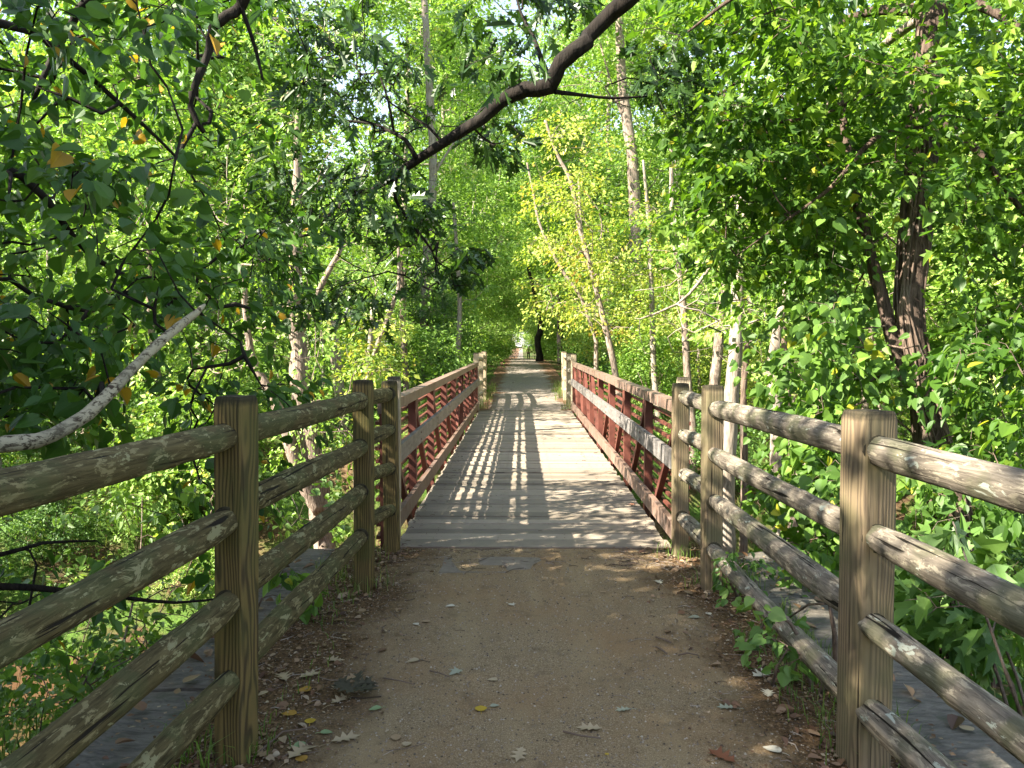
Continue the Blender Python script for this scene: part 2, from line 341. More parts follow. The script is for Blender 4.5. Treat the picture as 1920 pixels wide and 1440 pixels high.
# ------------------------------------------------------------------ terrain
BX = 0.085                                   # centre line of the bridge
Y0, Y1 = 5.93, 18.12                         # deck ends
def trail_z(y):
    y = np.asarray(y, float)
    return 0.36 * smooth(20, 46, y) - 0.96 * smooth(54, 104, y) - 0.75 * smooth(104, 152, y) + 1.15 * smooth(160, 256, y)
def trail_x(y): return -1.35 * smooth(62, 140, np.asarray(y, float))
def stream_y(x): return 11.8 + np.where(x < 0, 0.42 * x, 0.18 * x)
def ground(x, y):
    x = np.asarray(x, float); y = np.asarray(y, float)
    p = np.stack([x * 0.22 + 9, y * 0.22 + 5, 0 * x + 1.5], -1); nz = (vnoise(p) - 0.5) * 0.9 + (vnoise(p * 3.7) - 0.5) * 0.25
    ax = np.abs(x - BX)
    side = -1.5 + 0.02 * np.clip(ax - 8, 0, 60) + nz
    near = smooth(2.0, 6.0, ax)
    z = trail_z(y) * (1 - near) + side * near
    bank = np.maximum((x - BX < -1.50) | (x - BX > 1.44), 0) * (y < 7.0)      # the ground drops behind the wing walls
    z = z - 0.75 * bank * (1 - near)
    dy = np.abs(y - stream_y(np.clip(x, -14, 14)))
    v = 1 - smooth(2.4, 6.2, dy)
    v = np.where(((y < Y0 - 0.15) | (y > Y1 + 0.15)) & (ax < 1.95), 0, v)
    z = z * (1 - v) + (-2.75 + nz * 0.25) * v
    z = z - 0.75 * (1 - smooth(1.2, 2.4, dy)) * ((y > Y0) & (y < Y1) | (ax > 2.2))
    return z
def grid(name, xs, ys, fz, mat, **kw):
    X, Y = np.meshgrid(xs, ys); Z = fz(X, Y); nx, ny = len(xs), len(ys)
    i = np.arange(ny - 1)[:, None] * nx; j = np.arange(nx - 1)[None]
    q = np.stack([i + j, i + j + 1, i + nx + j + 1, i + nx + j], -1).reshape(-1, 4)
    mb = MB(); mb.add(np.stack([X, Y, Z], -1), q); o = mb.build(name, mat, smooth=True); return tag(o, **kw)
xs = np.unique(np.concatenate([np.arange(-14, 14, 0.22), np.linspace(-400, -14, 60), np.linspace(14, 400, 60), [BX - 1.515, BX - 1.495, BX + 1.435, BX + 1.445]]))
ys = np.unique(np.concatenate([np.arange(-6, 26, 0.22), np.linspace(-200, -6, 30), np.linspace(26, 130, 120), np.linspace(130, 700, 60), [Y0 - 0.18, Y0 - 0.12, Y1 + 0.12, Y1 + 0.18]]))
grid('ground', xs, ys, lambda x, y: ground(x, y) - 0.03, M['soil'], kind='structure', label='woodland floor falling away from the trail to the stream')
def trail_surface(x, y):
    return trail_z(y) + 0.012 * (vnoise(np.stack([x * 1.6, y * 1.6, 0 * x], -1)) - 0.5) + 0.006 * (vnoise(np.stack([x * 9, y * 9, 0 * x + 4], -1)) - 0.5)
grid('path', np.linspace(BX - 1.53, BX + 1.425, 90), np.concatenate([np.linspace(-5, 0.5, 20), np.linspace(0.5, Y0 - 0.02, 180)]), trail_surface, M['trail'], kind='structure', label='grey brown stone dust path leading to the bridge')
def wid(y): return 1.36 + 0.15 * smooth(20, 45, y)
yy = np.concatenate([np.linspace(Y1 + 0.02, 40, 90), np.linspace(40.5, 130, 90), np.linspace(131, 300, 60)])
U, Yg = np.meshgrid(np.linspace(-1, 1, 24), yy); Xg = BX + U * wid(Yg) + 0.1 + trail_x(Yg)
mb = MB(); i = np.arange(len(yy) - 1)[:, None] * 24; j = np.arange(23)[None]
mb.add(np.stack([Xg, Yg, trail_surface(Xg, Yg) + 0.004], -1), np.stack([i + j, i + j + 1, i + 24 + j + 1, i + 24 + j], -1).reshape(-1, 4))
tag(mb.build('path', M['trail_far'], smooth=True), kind='structure', label='path running on into the wood beyond the bridge')
mb = MB(); xs = np.linspace(-40, 40, 60); v = []
for x in xs:
    c0 = float(stream_y(np.clip(x, -14, 14))); v += [[x, c0 - 2.6, -3.0], [x, c0 + 2.6, -3.0]]
mb.add(v, [[2 * a, 2 * a + 2, 2 * a + 3, 2 * a + 1] for a in range(len(xs) - 1)])
tag(mb.build('water', M['water']), kind='structure', label='shallow brown stream passing under the bridge')

# ------------------------------------------------------------------ stone wing walls and abutments
def block(mb, lo, hi, jit=0.012, cuts=7):
    """a rough dressed stone: a box with a broken, uneven skin"""
    lo = np.array(lo, float); hi = np.array(hi, float); n = cuts
    for ax in range(3):
        a, b = [q for q in range(3) if q != ax]
        for s in (0, 1):
            u, v2 = np.meshgrid(np.linspace(0, 1, n), np.linspace(0, 1, n))
            p = np.zeros((n, n, 3)); p[..., a] = lo[a] + u * (hi[a] - lo[a]); p[..., b] = lo[b] + v2 * (hi[b] - lo[b]); p[..., ax] = (hi if s else lo)[ax]
            p = p + (np.stack([vnoise(p * 5 + 3), vnoise(p * 5 + 17), vnoise(p * 5 + 31)], -1) - 0.5) * 2 * jit
            i = np.arange(n - 1)[:, None] * n; j = np.arange(n - 1)[None]
            mb.add(p, np.stack([i + j, i + j + 1, i + n + j + 1, i + n + j], -1).reshape(-1, 4))
def wing(x0, x1, ya, yb, label):
    root = empty('wing_wall', (0.5 * (x0 + x1), ya, -2.5), label, 'stone wall', 'stone wing walls beside the path')
    mb = MB(); y = ya
    while y < yb - 0.1:
        L = min(random.uniform(1.5, 2.1), yb - y)
        if yb - y - L < 0.5: L = yb - y
        block(mb, (x0, y + 0.012, -0.34 + random.uniform(-0.01, 0.01)), (x1 + random.uniform(-0.03, 0.03), y + L - 0.012, -0.035 + random.uniform(-0.012, 0.012)), 0.016, 12); y += L
    mb.build('cap_stones', M['stone'], root, origin=root.location)
    mb = MB(); z = -0.36
    while z > -3.2:
        h = random.uniform(0.3, 0.42); y = ya + random.uniform(-0.4, 0)
        while y < yb - 0.05:
            L = min(random.uniform(0.6, 1.1), yb - y); block(mb, (x0 + 0.04, max(y, ya) + 0.008, z - h + 0.008), (x1 - 0.04, y + L - 0.008, z), 0.02, 4); y += L
        z -= h
    mb.build('wall_stones', M['stone'], root, origin=root.location)
wing(-1.86, -1.44, -1.5, 6.05, 'grey stone wall top outside the mossy green fence')
wing(1.50, 1.98, -1.5, 6.0, 'grey stone wall top outside the weathered grey fence')
def abutment(y0, y1, label):
    mb = MB(); z = -0.32
    while z > -3.6:
        h = random.uniform(0.34, 0.45); x = -1.9 - random.uniform(0, 0.4)
        while x < 2.0:
            L = random.uniform(0.6, 1.1); block(mb, (max(x, -1.42 if y0 < 10 else -1.9) + 0.008, y0, z - h + 0.008), (min(x + L, 1.49 if y0 < 10 else 2.0) - 0.008, y1, z), 0.02, 5); x += L
        z -= h
    tag(mb.build('abutment', M['stone']), label, 'abutment', 'stone abutments under the bridge')
abutment(Y0 - 0.55, Y0 - 0.1, 'stone abutment under the near end of the deck')
abutment(Y1 + 0.1, Y1 + 0.6, 'stone abutment under the far end of the deck')

# ------------------------------------------------------------------ footbridge
br = empty('footbridge', (BX, (Y0 + Y1) / 2, 0), 'plank footbridge with rusty red steel truss railings over the stream', 'footbridge')
bo = br.location
LX, RXX = BX - 1.155, BX + 1.155             # truss planes
mb = MB(); y = Y0; r = random.Random(5)
while y < Y1 - 0.05:
    wdt = r.choice([0.14, 0.14, 0.19, 0.19, 0.235]); wdt = min(wdt, Y1 - y); gap = r.choice([0.006, 0.008, 0.012, 0.018])
    x0 = BX - 1.085 + r.uniform(-0.012, 0.012); x1 = BX + 1.085 + r.uniform(-0.012, 0.012); z = r.uniform(-0.008, 0.008)
    a, b = y + gap / 2, y + wdt - gap / 2; e = 0.004; nx = 9
    X = np.linspace(x0, x1, nx); wob = np.cumsum(np.array([r.uniform(-0.0015, 0.0015) for _ in X]))
    prof = [(a, -0.045), (a, z - e), (a + e, z), (b - e, z), (b, z - e), (b, -0.045)]
    V = np.array([[xx, py, pz + wo2] for xx, wo2 in zip(X, wob) for (py, pz) in prof]); q = []
    for ii in range(nx - 1):
        for jj in range(5): q.append([ii * 6 + jj, (ii + 1) * 6 + jj, (ii + 1) * 6 + jj + 1, ii * 6 + jj + 1])
    mb.add(V, q, r.random()); mb.add(V[:6], [[0, 1, 2, 3, 4, 5]], 0.3); mb.add(V[-6:], [[5, 4, 3, 2, 1, 0]], 0.3)
    y += wdt
mb.build('deck_planks', M['deck'], br, origin=bo)
mb = MB(); y = Y0 + .07
while y < Y1:
    for x in (-0.8, -0.27, 0.27, 0.8):
        for e in (0, .05): c = np.array([BX + x + r.uniform(-.012, .012), y + e + r.uniform(-.01, .01), .0065]); mb.tube(np.array([c, c + [0, 0, .0015]]), .0055, 6)
    y += .165
o = mb.build('screw_heads', M['steel_brown'], br, origin=bo); o['kind'] = 'stuff'
mb = MB()
for x in (-0.8, -0.27, 0.27, 0.8): mb.box((BX + x - 0.04, Y0 + 0.05, -0.2), (BX + x + 0.04, Y1 - 0.05, -0.047))
mb.build('stringers', M['steel_brown'], br, origin=bo)
mb = MB(); mb.box((BX - 1.09, Y0 - 0.014, -0.09), (BX + 1.09, Y0 - 0.002, 0.006)); mb.build('end_plate', M['steel_brown'], br, origin=bo)
NP = 8; PL = (Y1 - Y0 - 0.1) / NP; VY = [Y0 + 0.05 + PL * q for q in range(NP + 1)]
for s, X in ((-1, LX), (1, RXX)):
    mb = MB(); mb.box((X - 0.05, Y0, 1.052), (X + 0.05, Y1, 1.14)); mb.build('top_chord', M['steel_brown'], br, origin=bo)
    mb = MB(); mb.box((X - 0.05, Y0, -0.36), (X + 0.05, Y1, -0.26)); mb.build('bottom_chord', M['steel_brown'], br, origin=bo)
    for y in VY:
        mb = MB(); mb.box((X - 0.038, y - 0.038, -0.258), (X + 0.038, y + 0.038, 1.050)); mb.build('upright', M['steel_red'], br, origin=bo)
    for q in range(NP):
        near = q < NP / 2
        a = (X, VY[q] + 0.05, 1.03) if near else (X, VY[q] + 0.05, -0.24); b = (X, VY[q + 1] - 0.05, -0.24) if near else (X, VY[q + 1] - 0.05, 1.03)
        mb = MB(); mb.bar(a, b, 0.05, 0.055); mb.build('diagonal_brace', M['steel_red'], br, origin=bo)
    for q, y in enumerate(VY):
        for zc in (1.0, -0.2):
            if 0 < q < NP: mb = MB(); mb.box((X - s * 0.042 - 0.003, max(y - 0.09, Y0), zc - 0.07), (X - s * 0.042 + 0.003, min(y + 0.09, Y1), zc + 0.05)); mb.build('gusset_plate', M['steel_red'], br, origin=bo)
    for y in VY[1:-1]:
        for dz in (-0.035, 0.035):
            mb = MB(); c = np.array([X - s * 0.083, y, 0.6925 + dz]); mb.tube(np.array([c, c - [s * 0.008, 0, 0]]), 0.011, 8); mb.build('bolt', M['steel_brown'], br, origin=bo)
    for q in range(10):
        z = 0.075 + q * 0.1; xo = X + s * 0.056
        mb = MB(); mb.box((xo - 0.014, Y0 + 0.01, z - 0.014), (xo + 0.014, Y1 - 0.01, z + 0.014)); mb.build('safety_bar', M['steel_red'], br, origin=bo)
    xi = X - s * 0.041
    mb = MB(); mb.box((min(xi, xi - s * 0.012), Y0 + 0.01, 0.045), (max(xi, xi - s * 0.012), Y1 - 0.01, 0.225))
    mb.box((min(xi - s * 0.0125, xi - s * 0.04), Y0 + 0.01, 0.214), (max(xi - s * 0.0125, xi - s * 0.04), Y1 - 0.01, 0.224))
    mb.build('toe_plate', M['steel_brown'], br, origin=bo)
    y = Y0 + 0.02
    for L in (4.05, 4.1, 4.0):
        e = min(y + L, Y1 - 0.02); mb = MB(); mb.box((min(xi - s * 0.002, xi - s * 0.042), y, 0.62), (max(xi - s * 0.002, xi - s * 0.042), e - 0.006, 0.765))
        mb.build('rub_rail', M['rub_board'], br, origin=bo); y = e
    mb = MB()
    for y in VY: mb.box((X - 0.03, y - 0.03, -0.42), (X + 0.03, y + 0.03, -0.362))
for y in VY:
    mb = MB(); mb.box((LX + 0.052, y - 0.04, -0.33), (RXX - 0.052, y + 0.04, -0.205)); mb.build('floor_beam', M['steel_brown'], br, origin=bo)

# ------------------------------------------------------------------ post and rail fences
def make_post(root, x, y, top, width, rot, mat, depth=None, zb=-0.35):
    """squared post, rounded at the head, weathered and slightly waney"""
    d = depth or width; n = 5; ring = []
    for (sx, sy) in ((1, 1), (-1, 1), (-1, -1), (1, -1)):
        a0 = math.atan2(sy, sx) - R(45); c = 0.16
        for t in (0, 0.5, 1): a = a0 + R(90) * t; ring.append((sx * (width / 2) * (1 - c) + math.cos(a) * c * width / 2, sy * (d / 2) * (1 - c) + math.sin(a) * c * width / 2))
    ring = np.array(ring); k = len(ring); zs = list(np.linspace(zb, top - 0.075, 21)) + [top - 0.05] + [top - 0.028, top - 0.012, top - 0.003]
    sc = [1] * 22 + [0.985, 0.95, 0.88]; V = []; rr = np.random.default_rng(int(abs(x * 999 + y * 77)))
    ph = rr.random(2) * 9
    for z, s in zip(zs, sc):
        off = 0.004 * np.array([math.sin(z * 2.2 + ph[0]), math.cos(z * 1.9 + ph[1])])
        V += [[p[0] * s * (1 + rr.normal(0, 0.006)) + off[0], p[1] * s * (1 + rr.normal(0, 0.006)) + off[1], z] for p in ring]
    mb = MB(); nz = len(zs); i = np.arange(nz - 1)[:, None] * k; j = np.arange(k)[None]; kk = (j + 1) % k
    mb.add(V, np.stack([i + j, i + kk, i + k + kk, i + k + j], -1).reshape(-1, 4), smooth(top - 0.07, top - 0.01, np.repeat(np.array(zs), k)) * 0.9)
    o = mb.build('post', mat, root, smooth=False); o.location = (x - root.location.x, y - root.location.y, -root.location.z); o.rotation_euler = (R(rr.normal(0, 0.5)), R(rr.normal(0, 0.5)), rot)
    t = MB(); cap = np.array(V[-k:]); t.add(np.vstack([cap + [0, 0, 0.0005], [[0, 0, top + 0.002]]]), [[q, (q + 1) % k, k] for q in range(k)])
    c = t.build('end_grain', M['wood_cap_socket_shade'], o)
    return o
def make_rail(root, a, b, r, mat, sides=22):
    a = np.array(a, float); b = np.array(b, float); d = b - a; L = np.linalg.norm(d); n = max(14, int(L / 0.07))
    rr = np.random.default_rng(int(abs(a[0] * 991 + a[2] * 733 + b[1] * 177) * 10)); ph = rr.random(6) * 6.28; kn = [(rr.random() * L, rr.random() * 6.28, rr.uniform(-.2, .24)) for _ in range(int(L * 5))]
    t = np.linspace(0, 1, n); V = []
    for q, tt in enumerate(t):
        s = tt * L; end = min(s, L - s); ra = r * (0.72 + 0.28 * min(1, (end / 0.20)) ** 0.6) * (1 + 0.05 * math.sin(s * 2.3 + ph[0]) + 0.035 * math.sin(s * 5.1 + ph[1]))
        ox = 0.010 * math.sin(s * 1.3 + ph[2]); oz = 0.010 * math.sin(s * 1.1 + ph[3])
        an = np.arange(sides) * 2 * math.pi / sides
        w_ = 1 + 0.05 * np.sin(2 * an + ph[4] + s * 0.5) + 0.035 * np.sin(5 * an + ph[5] + s * .3) + rr.normal(0, 0.008, sides)
        for (ks, ka, kh) in kn: w_ = w_ + kh * np.exp(-((s - ks) / 0.03) ** 2) * np.exp(-((np.angle(np.exp(1j * (an - ka)))) / 0.35) ** 2)
        V.append(np.stack([np.cos(an) * ra * w_ + ox, np.sin(an) * ra * w_ + oz, np.full(sides, s)], -1))
    V = np.concatenate(V); mb = MB(); i = np.arange(n - 1)[:, None] * sides; j = np.arange(sides)[None]; kk = (j + 1) % sides
    mb.add(V, np.stack([i + j, i + kk, i + sides + kk, i + sides + j], -1).reshape(-1, 4))
    mb.f.setdefault(sides, []).append(np.array([list(range(sides))[::-1]])); mb.f[sides].append(np.array([list(range((n - 1) * sides, n * sides))]))
    o = mb.build('rail', mat, root, smooth=True)
    q = Vector(d).to_track_quat('Z', 'Y'); o.rotation_mode = 'QUATERNION'; o.rotation_quaternion = q
    o.location = Vector(a) - root.location
    return o
def top_at(px, py, D): return float(P(px, py, D)[2])
# left fence: plan positions
def plan(px, D): p = P(px, 900, D); return (float(p[0]), float(D))
L0, L1, L2, L3, L4 = (-1.25, 0.55), plan(436, 2.88), plan(680, 4.88), plan(733, 5.80), plan(737, 6.10)
R0, R1, R2, R3, R4 = (1.40, 0.70), plan(1630, 2.85), plan(1336, 4.93), plan(1276, 5.74), plan(1276, 6.06)
fl = empty('split_rail_fence', (-1.2, 3.3, 0), 'mossy green post and rail fence on the side of the leaning birch limb', 'fence', 'fences at the bridge ends')
fr = empty('split_rail_fence', (1.3, 3.3, 0), 'weathered grey post and rail fence on the side of the ivy covered trunk', 'fence', 'fences at the bridge ends')
def line_rails(root, A, B, pa, pb, r, mats, ext=(0.0, 0.0), sock=.060):
    """rails given by one picture point near each end, laid in the plane of the fence"""
    for (xa, ya), (xb, yb), m in zip(pa, pb, mats):
        p, q = Pplane(xa, ya, A, B), Pplane(xb, yb, A, B)
        d = q - p                                          # continue along the line to the posts' centres
        ab = np.array(B) - np.array(A); L = np.linalg.norm(ab); ab = ab / L
        s = lambda z: ((z[:2] - np.array(A)) @ ab)
        sp, sq = s(p), s(q); f = lambda t: p + d * ((t - sp) / (sq - sp))
        rr_ = r * random.uniform(0.93, 1.07); e0, e1 = f(0.0 - ext[0]), f(L + ext[1]); make_rail(root, e0, e1, rr_, M[m])
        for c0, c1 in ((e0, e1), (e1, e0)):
            u = norm(c1 - c0); mo = MB(); mo.tube(np.array([c0 + u * .02, c0 + u * (sock + .004)]), rr_ * .97, 16); mo.build('mortise_shade', M['wood_cap_socket_shade'], root, origin=root.location)  # solid dark collar, its colour standing in for shade in the socket gap
make_post(fl, *L0, 1.38, 0.13, R(-8), M['post_brown'])
make_post(fl, *L1, top_at(436, 741, 2.88), 0.120, R(-13), M['post_brown'])
make_post(fl, *L2, top_at(680, 712, 4.88), 0.112, R(-4), M['post_brown'])
make_post(fl, *L3, top_at(733, 714, 5.80), 0.105, R(-4), M['post_brown'])
make_post(fl, *L4, top_at(737, 705, 6.16), 0.10, R(3), M['post_pale'])
g4 = ['rail_green'] * 4
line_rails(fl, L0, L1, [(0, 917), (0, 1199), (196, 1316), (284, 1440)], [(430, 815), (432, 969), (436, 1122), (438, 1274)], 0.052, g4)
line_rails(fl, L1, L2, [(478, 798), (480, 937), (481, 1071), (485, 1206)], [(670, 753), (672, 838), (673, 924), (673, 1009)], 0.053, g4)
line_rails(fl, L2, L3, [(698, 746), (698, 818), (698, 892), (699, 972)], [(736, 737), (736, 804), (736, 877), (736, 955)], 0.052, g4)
make_post(fr, *R0, 1.38, 0.13, R(8), M['post_grey'])
make_post(fr, *R1, top_at(1632, 769, 2.85), 0.142, R(15), M['post_grey'])
make_post(fr, *R2, top_at(1336, 722, 4.93), 0.115, R(6), M['post_grey'])
make_post(fr, *R3, top_at(1276, 718, 5.74), 0.108, R(4), M['post_grey'])
make_post(fr, *R4, top_at(1276, 706, 6.12), 0.10, R(-3), M['post_pale'])
g4 = ['rail_grey'] * 4
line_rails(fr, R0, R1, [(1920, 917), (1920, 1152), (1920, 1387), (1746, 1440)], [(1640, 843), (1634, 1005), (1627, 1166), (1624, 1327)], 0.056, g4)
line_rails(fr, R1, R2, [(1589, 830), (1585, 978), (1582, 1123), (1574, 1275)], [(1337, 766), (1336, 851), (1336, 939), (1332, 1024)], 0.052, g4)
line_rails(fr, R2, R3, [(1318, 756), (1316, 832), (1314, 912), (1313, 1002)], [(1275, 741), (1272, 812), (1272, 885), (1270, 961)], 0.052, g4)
for s, lab in ((-1, 'pale sunlit post and rail fence at the far end, by the dark bush'), (1, 'pale post and rail fence at the far end, by the small yellow green trees')):
    X = LX if s < 0 else RXX; f = empty('split_rail_fence', (X, 19.8, 0), lab, 'fence', 'fences at the bridge ends')
    pts = [(X, Y1 + 0.2), (X - s * 0.03, Y1 + 1.5), (X - s * 0.02, Y1 + 3.3), (X + s * 0.05, Y1 + 5.2)]
    for (x, y) in pts: make_post(f, x, y, 1.36 + random.uniform(-0.02, 0.02), 0.13, R(random.uniform(-4, 4)), M['post_pale'])
    for a, b in zip(pts[:-1], pts[1:]):
        for z in (1.22, 0.92, 0.62, 0.32): make_rail(f, (*a, z), (*b, z - 0.01), 0.055, M['rail_pale'], 12)

# ------------------------------------------------------------------ leaves
def lobed(side):   # full outline from one side (x >= 0), base (0,0) to tip (0,1)
    s = np.array(side, float); l = s[::-1].copy(); l[:, 0] *= -1
    return s, l
def leaf_template(side, fold=0.12, droop=0.12):
    """two half blades meeting at the midrib"""
    s = np.array(side, float); n = len(s)
    ctr = np.array([[0, 0], [0, 0.5], [0, 1.0]])
    V = [[0, 0, 0], [0, 1.0, -droop]] + [[x, y, fold * x * 1.4 - droop * y * y] for x, y in s] + [[-x, y, fold * x * 1.4 - droop * y * y] for x, y in s]
    a = [0] + [2 + q for q in range(n)] + [1]; b = [1] + [2 + n + q for q in range(n)][::-1] + [0]
    return np.array(V, float), [a, b]
T_OVATE = leaf_template([(0.22, 0.10), (0.36, 0.32), (0.31, 0.60), (0.13, 0.86)])
T_HEART = leaf_template([(0.20, -0.08), (0.42, 0.10), (0.45, 0.38), (0.27, 0.72)])
T_DIAM = leaf_template([(0.33, 0.42)])
T_MAPLE = leaf_template([(0.16, 0.02), (0.48, 0.10), (0.30, 0.26), (0.56, 0.62), (0.25, 0.50), (0.20, 0.74)])
T_OAK = leaf_template([(0.06, 0.12), (0.22, 0.24), (0.08, 0.34), (0.34, 0.50), (0.10, 0.56), (0.32, 0.80), (0.10, 0.78)])
T_MAPLE2 = leaf_template([(0.10, 0.04), (0.40, 0.20), (0.22, 0.32), (0.46, 0.70), (0.18, 0.60), (0.12, 0.80)], 0.2, 0.22)
T_LONG = leaf_template([(0.14, 0.12), (0.23, 0.36), (0.19, 0.62), (0.08, 0.86)], 0.2, 0.2)
T_TRI = (np.array([[0, 0, 0], [0.34, 0.45, 0.03], [0, 1, -0.05], [-0.34, 0.45, 0.03]], float), [[0, 1, 2, 3]])
def put_leaves(mb, pos, d, n, size, tmpl, tint):
    V, Fs = tmpl; d = norm(d); x = norm(np.cross(d, n)); z = np.cross(x, d); N = len(pos); k = len(V)
    size = np.broadcast_to(np.asarray(size, float), (N,)); S = size[:, None, None]
    curl = rng.uniform(0.2, 3.0, (N, 1, 1)) if k > 4 else 1.0; asp = rng.uniform(0.72, 1.1, (N, 1, 1))
    v = pos[:, None] + S * (asp * V[None, :, 0, None] * x[:, None] + V[None, :, 1, None] * d[:, None] + curl * V[None, :, 2, None] * z[:, None])
    t = np.repeat(np.broadcast_to(tint, (N,)), k); base = mb.n
    mb.v.append(v.reshape(-1, 3)); mb.t.append(t); mb.n += N * k
    off = base + np.arange(N)[:, None] * k
    for f in Fs: mb.f.setdefault(len(f), []).append(off + np.array(f)[None])
def sprays(mb, tips, dirs, per, length, width, size, tmpl, g, droop=0.25, tint0=0.5, tsp=0.28, clump=None, flat_=0.35, twigs=None, rare=0.012):
    """flattened leafy sprays: `per` leaves set alternately round each tip"""
    N = len(tips); dirs = norm(dirs)
    up = norm(np.array([0, 0, 1.0]) + g.normal(0, flat_, (N, 3))); sd = norm(np.cross(dirs, up)); up = np.cross(sd, dirs)
    t = g.random((N, per)); sgn = np.where(g.random((N, per)) < 0.5, -1, 1)
    off = sgn * (g.random((N, per)) ** 0.7) * width * np.sqrt(np.clip(1.15 - t, 0.1, 1)) * 0.5
    pos = tips[:, None] + dirs[:, None] * ((t - 0.45) * length)[..., None] + sd[:, None] * off[..., None] + up[:, None] * g.normal(0, 0.07 * width + 0.01, (N, per))[..., None]
    pos[..., 2] -= droop * (np.abs(off) + (t * length) * 0.5) * 0.6
    ld = dirs[:, None] * 0.6 + sd[:, None] * (sgn * (0.35 + 0.5 * g.random((N, per))))[..., None] + g.normal(0, 0.35, (N, per, 3)); ld[..., 2] -= droop * 1.3
    nn = up[:, None] + g.normal(0, 0.42, (N, per, 3))
    ct = (g.normal(0, 0.14, (N, 1)) if clump is None else clump[:, None])
    tint = np.clip(tint0 + ct + g.normal(0, tsp * 0.5, (N, per)), 0.0, 0.93); tint = np.where(g.random((N, per)) < rare, 0.98, tint)
    sz = size * np.clip(g.normal(1, 0.33, (N, per)), 0.35, 1.9)
    ps, l2, n2, s2, t2 = pos.reshape(-1, 3), ld.reshape(-1, 3), nn.reshape(-1, 3), sz.ravel(), tint.ravel()
    if isinstance(tmpl, list):
        wch = g.integers(0, len(tmpl), len(ps))
        for q, tm in enumerate(tmpl):
            m = wch == q; put_leaves(mb, ps[m], l2[m], n2[m], s2[m], tm, t2[m])
    else: put_leaves(mb, ps, l2, n2, s2, tmpl, t2)

# ------------------------------------------------------------------ tree growing
def smooth_path(pts, step=0.25):
    pts = np.asarray(pts, float); out = []
    n = len(pts)
    for i in range(n - 1):
        p0, p1, p2, p3 = pts[max(i - 1, 0)], pts[i], pts[i + 1], pts[min(i + 2, n - 1)]
        m = max(2, int(np.linalg.norm((p2 - p1)[:3]) / step))
        for q in range(m):
            t = q / m; out.append(0.5 * ((2 * p1) + (-p0 + p2) * t + (2 * p0 - 5 * p1 + 4 * p2 - p3) * t * t + (-p0 + 3 * p1 - 3 * p2 + p3) * t ** 3))
    out.append(pts[-1]); return np.array(out)
def grow(limbs, targets, g, seg=0.35, rt=0.004, exp=0.47, lift=0.25, wig=0.10, maxr=0.2, minnode=0):
    """limbs: list of arrays (x,y,z,r). Each target is joined to the nearest wood by a curved branch; radii follow the pipe model."""
    pos, par, fix, chains = [], [], [], []
    for L in limbs:
        base = len(pos)
        for i, p in enumerate(L):
            pos.append(p[:3]); par.append(base + i - 1 if i else -1); fix.append(p[3])
    nl = len(pos); cap = nl + len(targets) * 14 + 10
    A = np.zeros((cap, 3)); A[:nl] = pos; n = nl
    dl = np.array([np.min(np.linalg.norm(A[:nl] - t, axis=1)) for t in targets]); tips, tdir = [], []
    for ti in np.argsort(dl):
        t = targets[ti]; dd = np.linalg.norm(A[:n] - t, axis=1); below = np.clip(A[:n, 2] - t[2], 0, None)
        k = int(np.argmin(dd + 0.35 * below + (0 if n < nl + 5 else 0))); s = A[k].copy(); D = dd[k]; m = int(min(12, max(2, round(D / seg))))
        pv = par[k]; pd = norm(A[k] - A[pv]) if pv >= 0 else np.array([0, 0, 1.0]); ch = [k]
        ctl = s + (norm(t - s) * 0.5 + pd * 0.3 + np.array([0, 0, lift])) * D * 0.5; last = k
        for q in range(1, m + 1):
            u = q / m; p = (1 - u) ** 2 * s + 2 * u * (1 - u) * ctl + u * u * t
            if q < m: p = p + g.normal(0, wig * D / m, 3)
            if n >= cap: break
            A[n] = p; par.append(last); fix.append(0); last = n; ch.append(n); n += 1
        chains.append(ch); tips.append(A[last].copy()); tdir.append(A[last] - A[par[last]])
    cnt = np.zeros(n)
    for ch in chains: cnt[ch[-1]] += 1
    for i in range(n - 1, -1, -1):
        if par[i] >= 0: cnt[par[i]] += cnt[i]
    rad = np.clip(rt * np.maximum(cnt, 1) ** exp, 0, maxr); rad = np.where(np.array(fix[:n]) > 0, np.array(fix[:n]), rad)
    return A[:n], rad, chains, np.array(tips), np.array(tdir)
def wood(mb, A, rad, chains, sides=5, minr=0.0, taper=0.7):
    for ch in chains:
        r = rad[ch].copy()
        if len(ch) > 1: r[0] = min(r[0], r[1] * 1.25)
        r[-1] *= taper
        if r.max() < minr: continue
        mb.tube(A[ch], r, sides if r.max() > 0.012 else 3, cap=False)
def limb_mesh(mb, L, sides=10, rough=0.05):
    mb.tube(L[:, :3], L[:, 3], sides, rough, cap=True)
def crown_targets(g, n, z0, z1, rx, shape='round', cx=0, cy=0, noise_s=0.35, thr=0.42):
    out = []
    seed = g.random(3) * 40
    while len(out) < n:
        p = g.uniform(-1, 1, 3); r2 = p[0] ** 2 + p[1] ** 2; h = (p[2] + 1) / 2
        lim = {'round': 1 - (p[2]) ** 2, 'tall': (1 - h ** 2.2) * (0.35 + min(1, h * 3)), 'cone': (1 - h) ** 1.2 + 0.05, 'flat': (1 - abs(p[2]) ** 3) * (0.6 + 0.4 * h)}[shape]
        if r2 > lim or r2 < lim * 0.08 * g.random(): continue
        q = np.array([cx + p[0] * rx, cy + p[1] * rx, z0 + h * (z1 - z0)])
        if vnoise(q * noise_s + seed) < thr and g.random() < 0.85: continue
        out.append(q)
    return np.array(out)
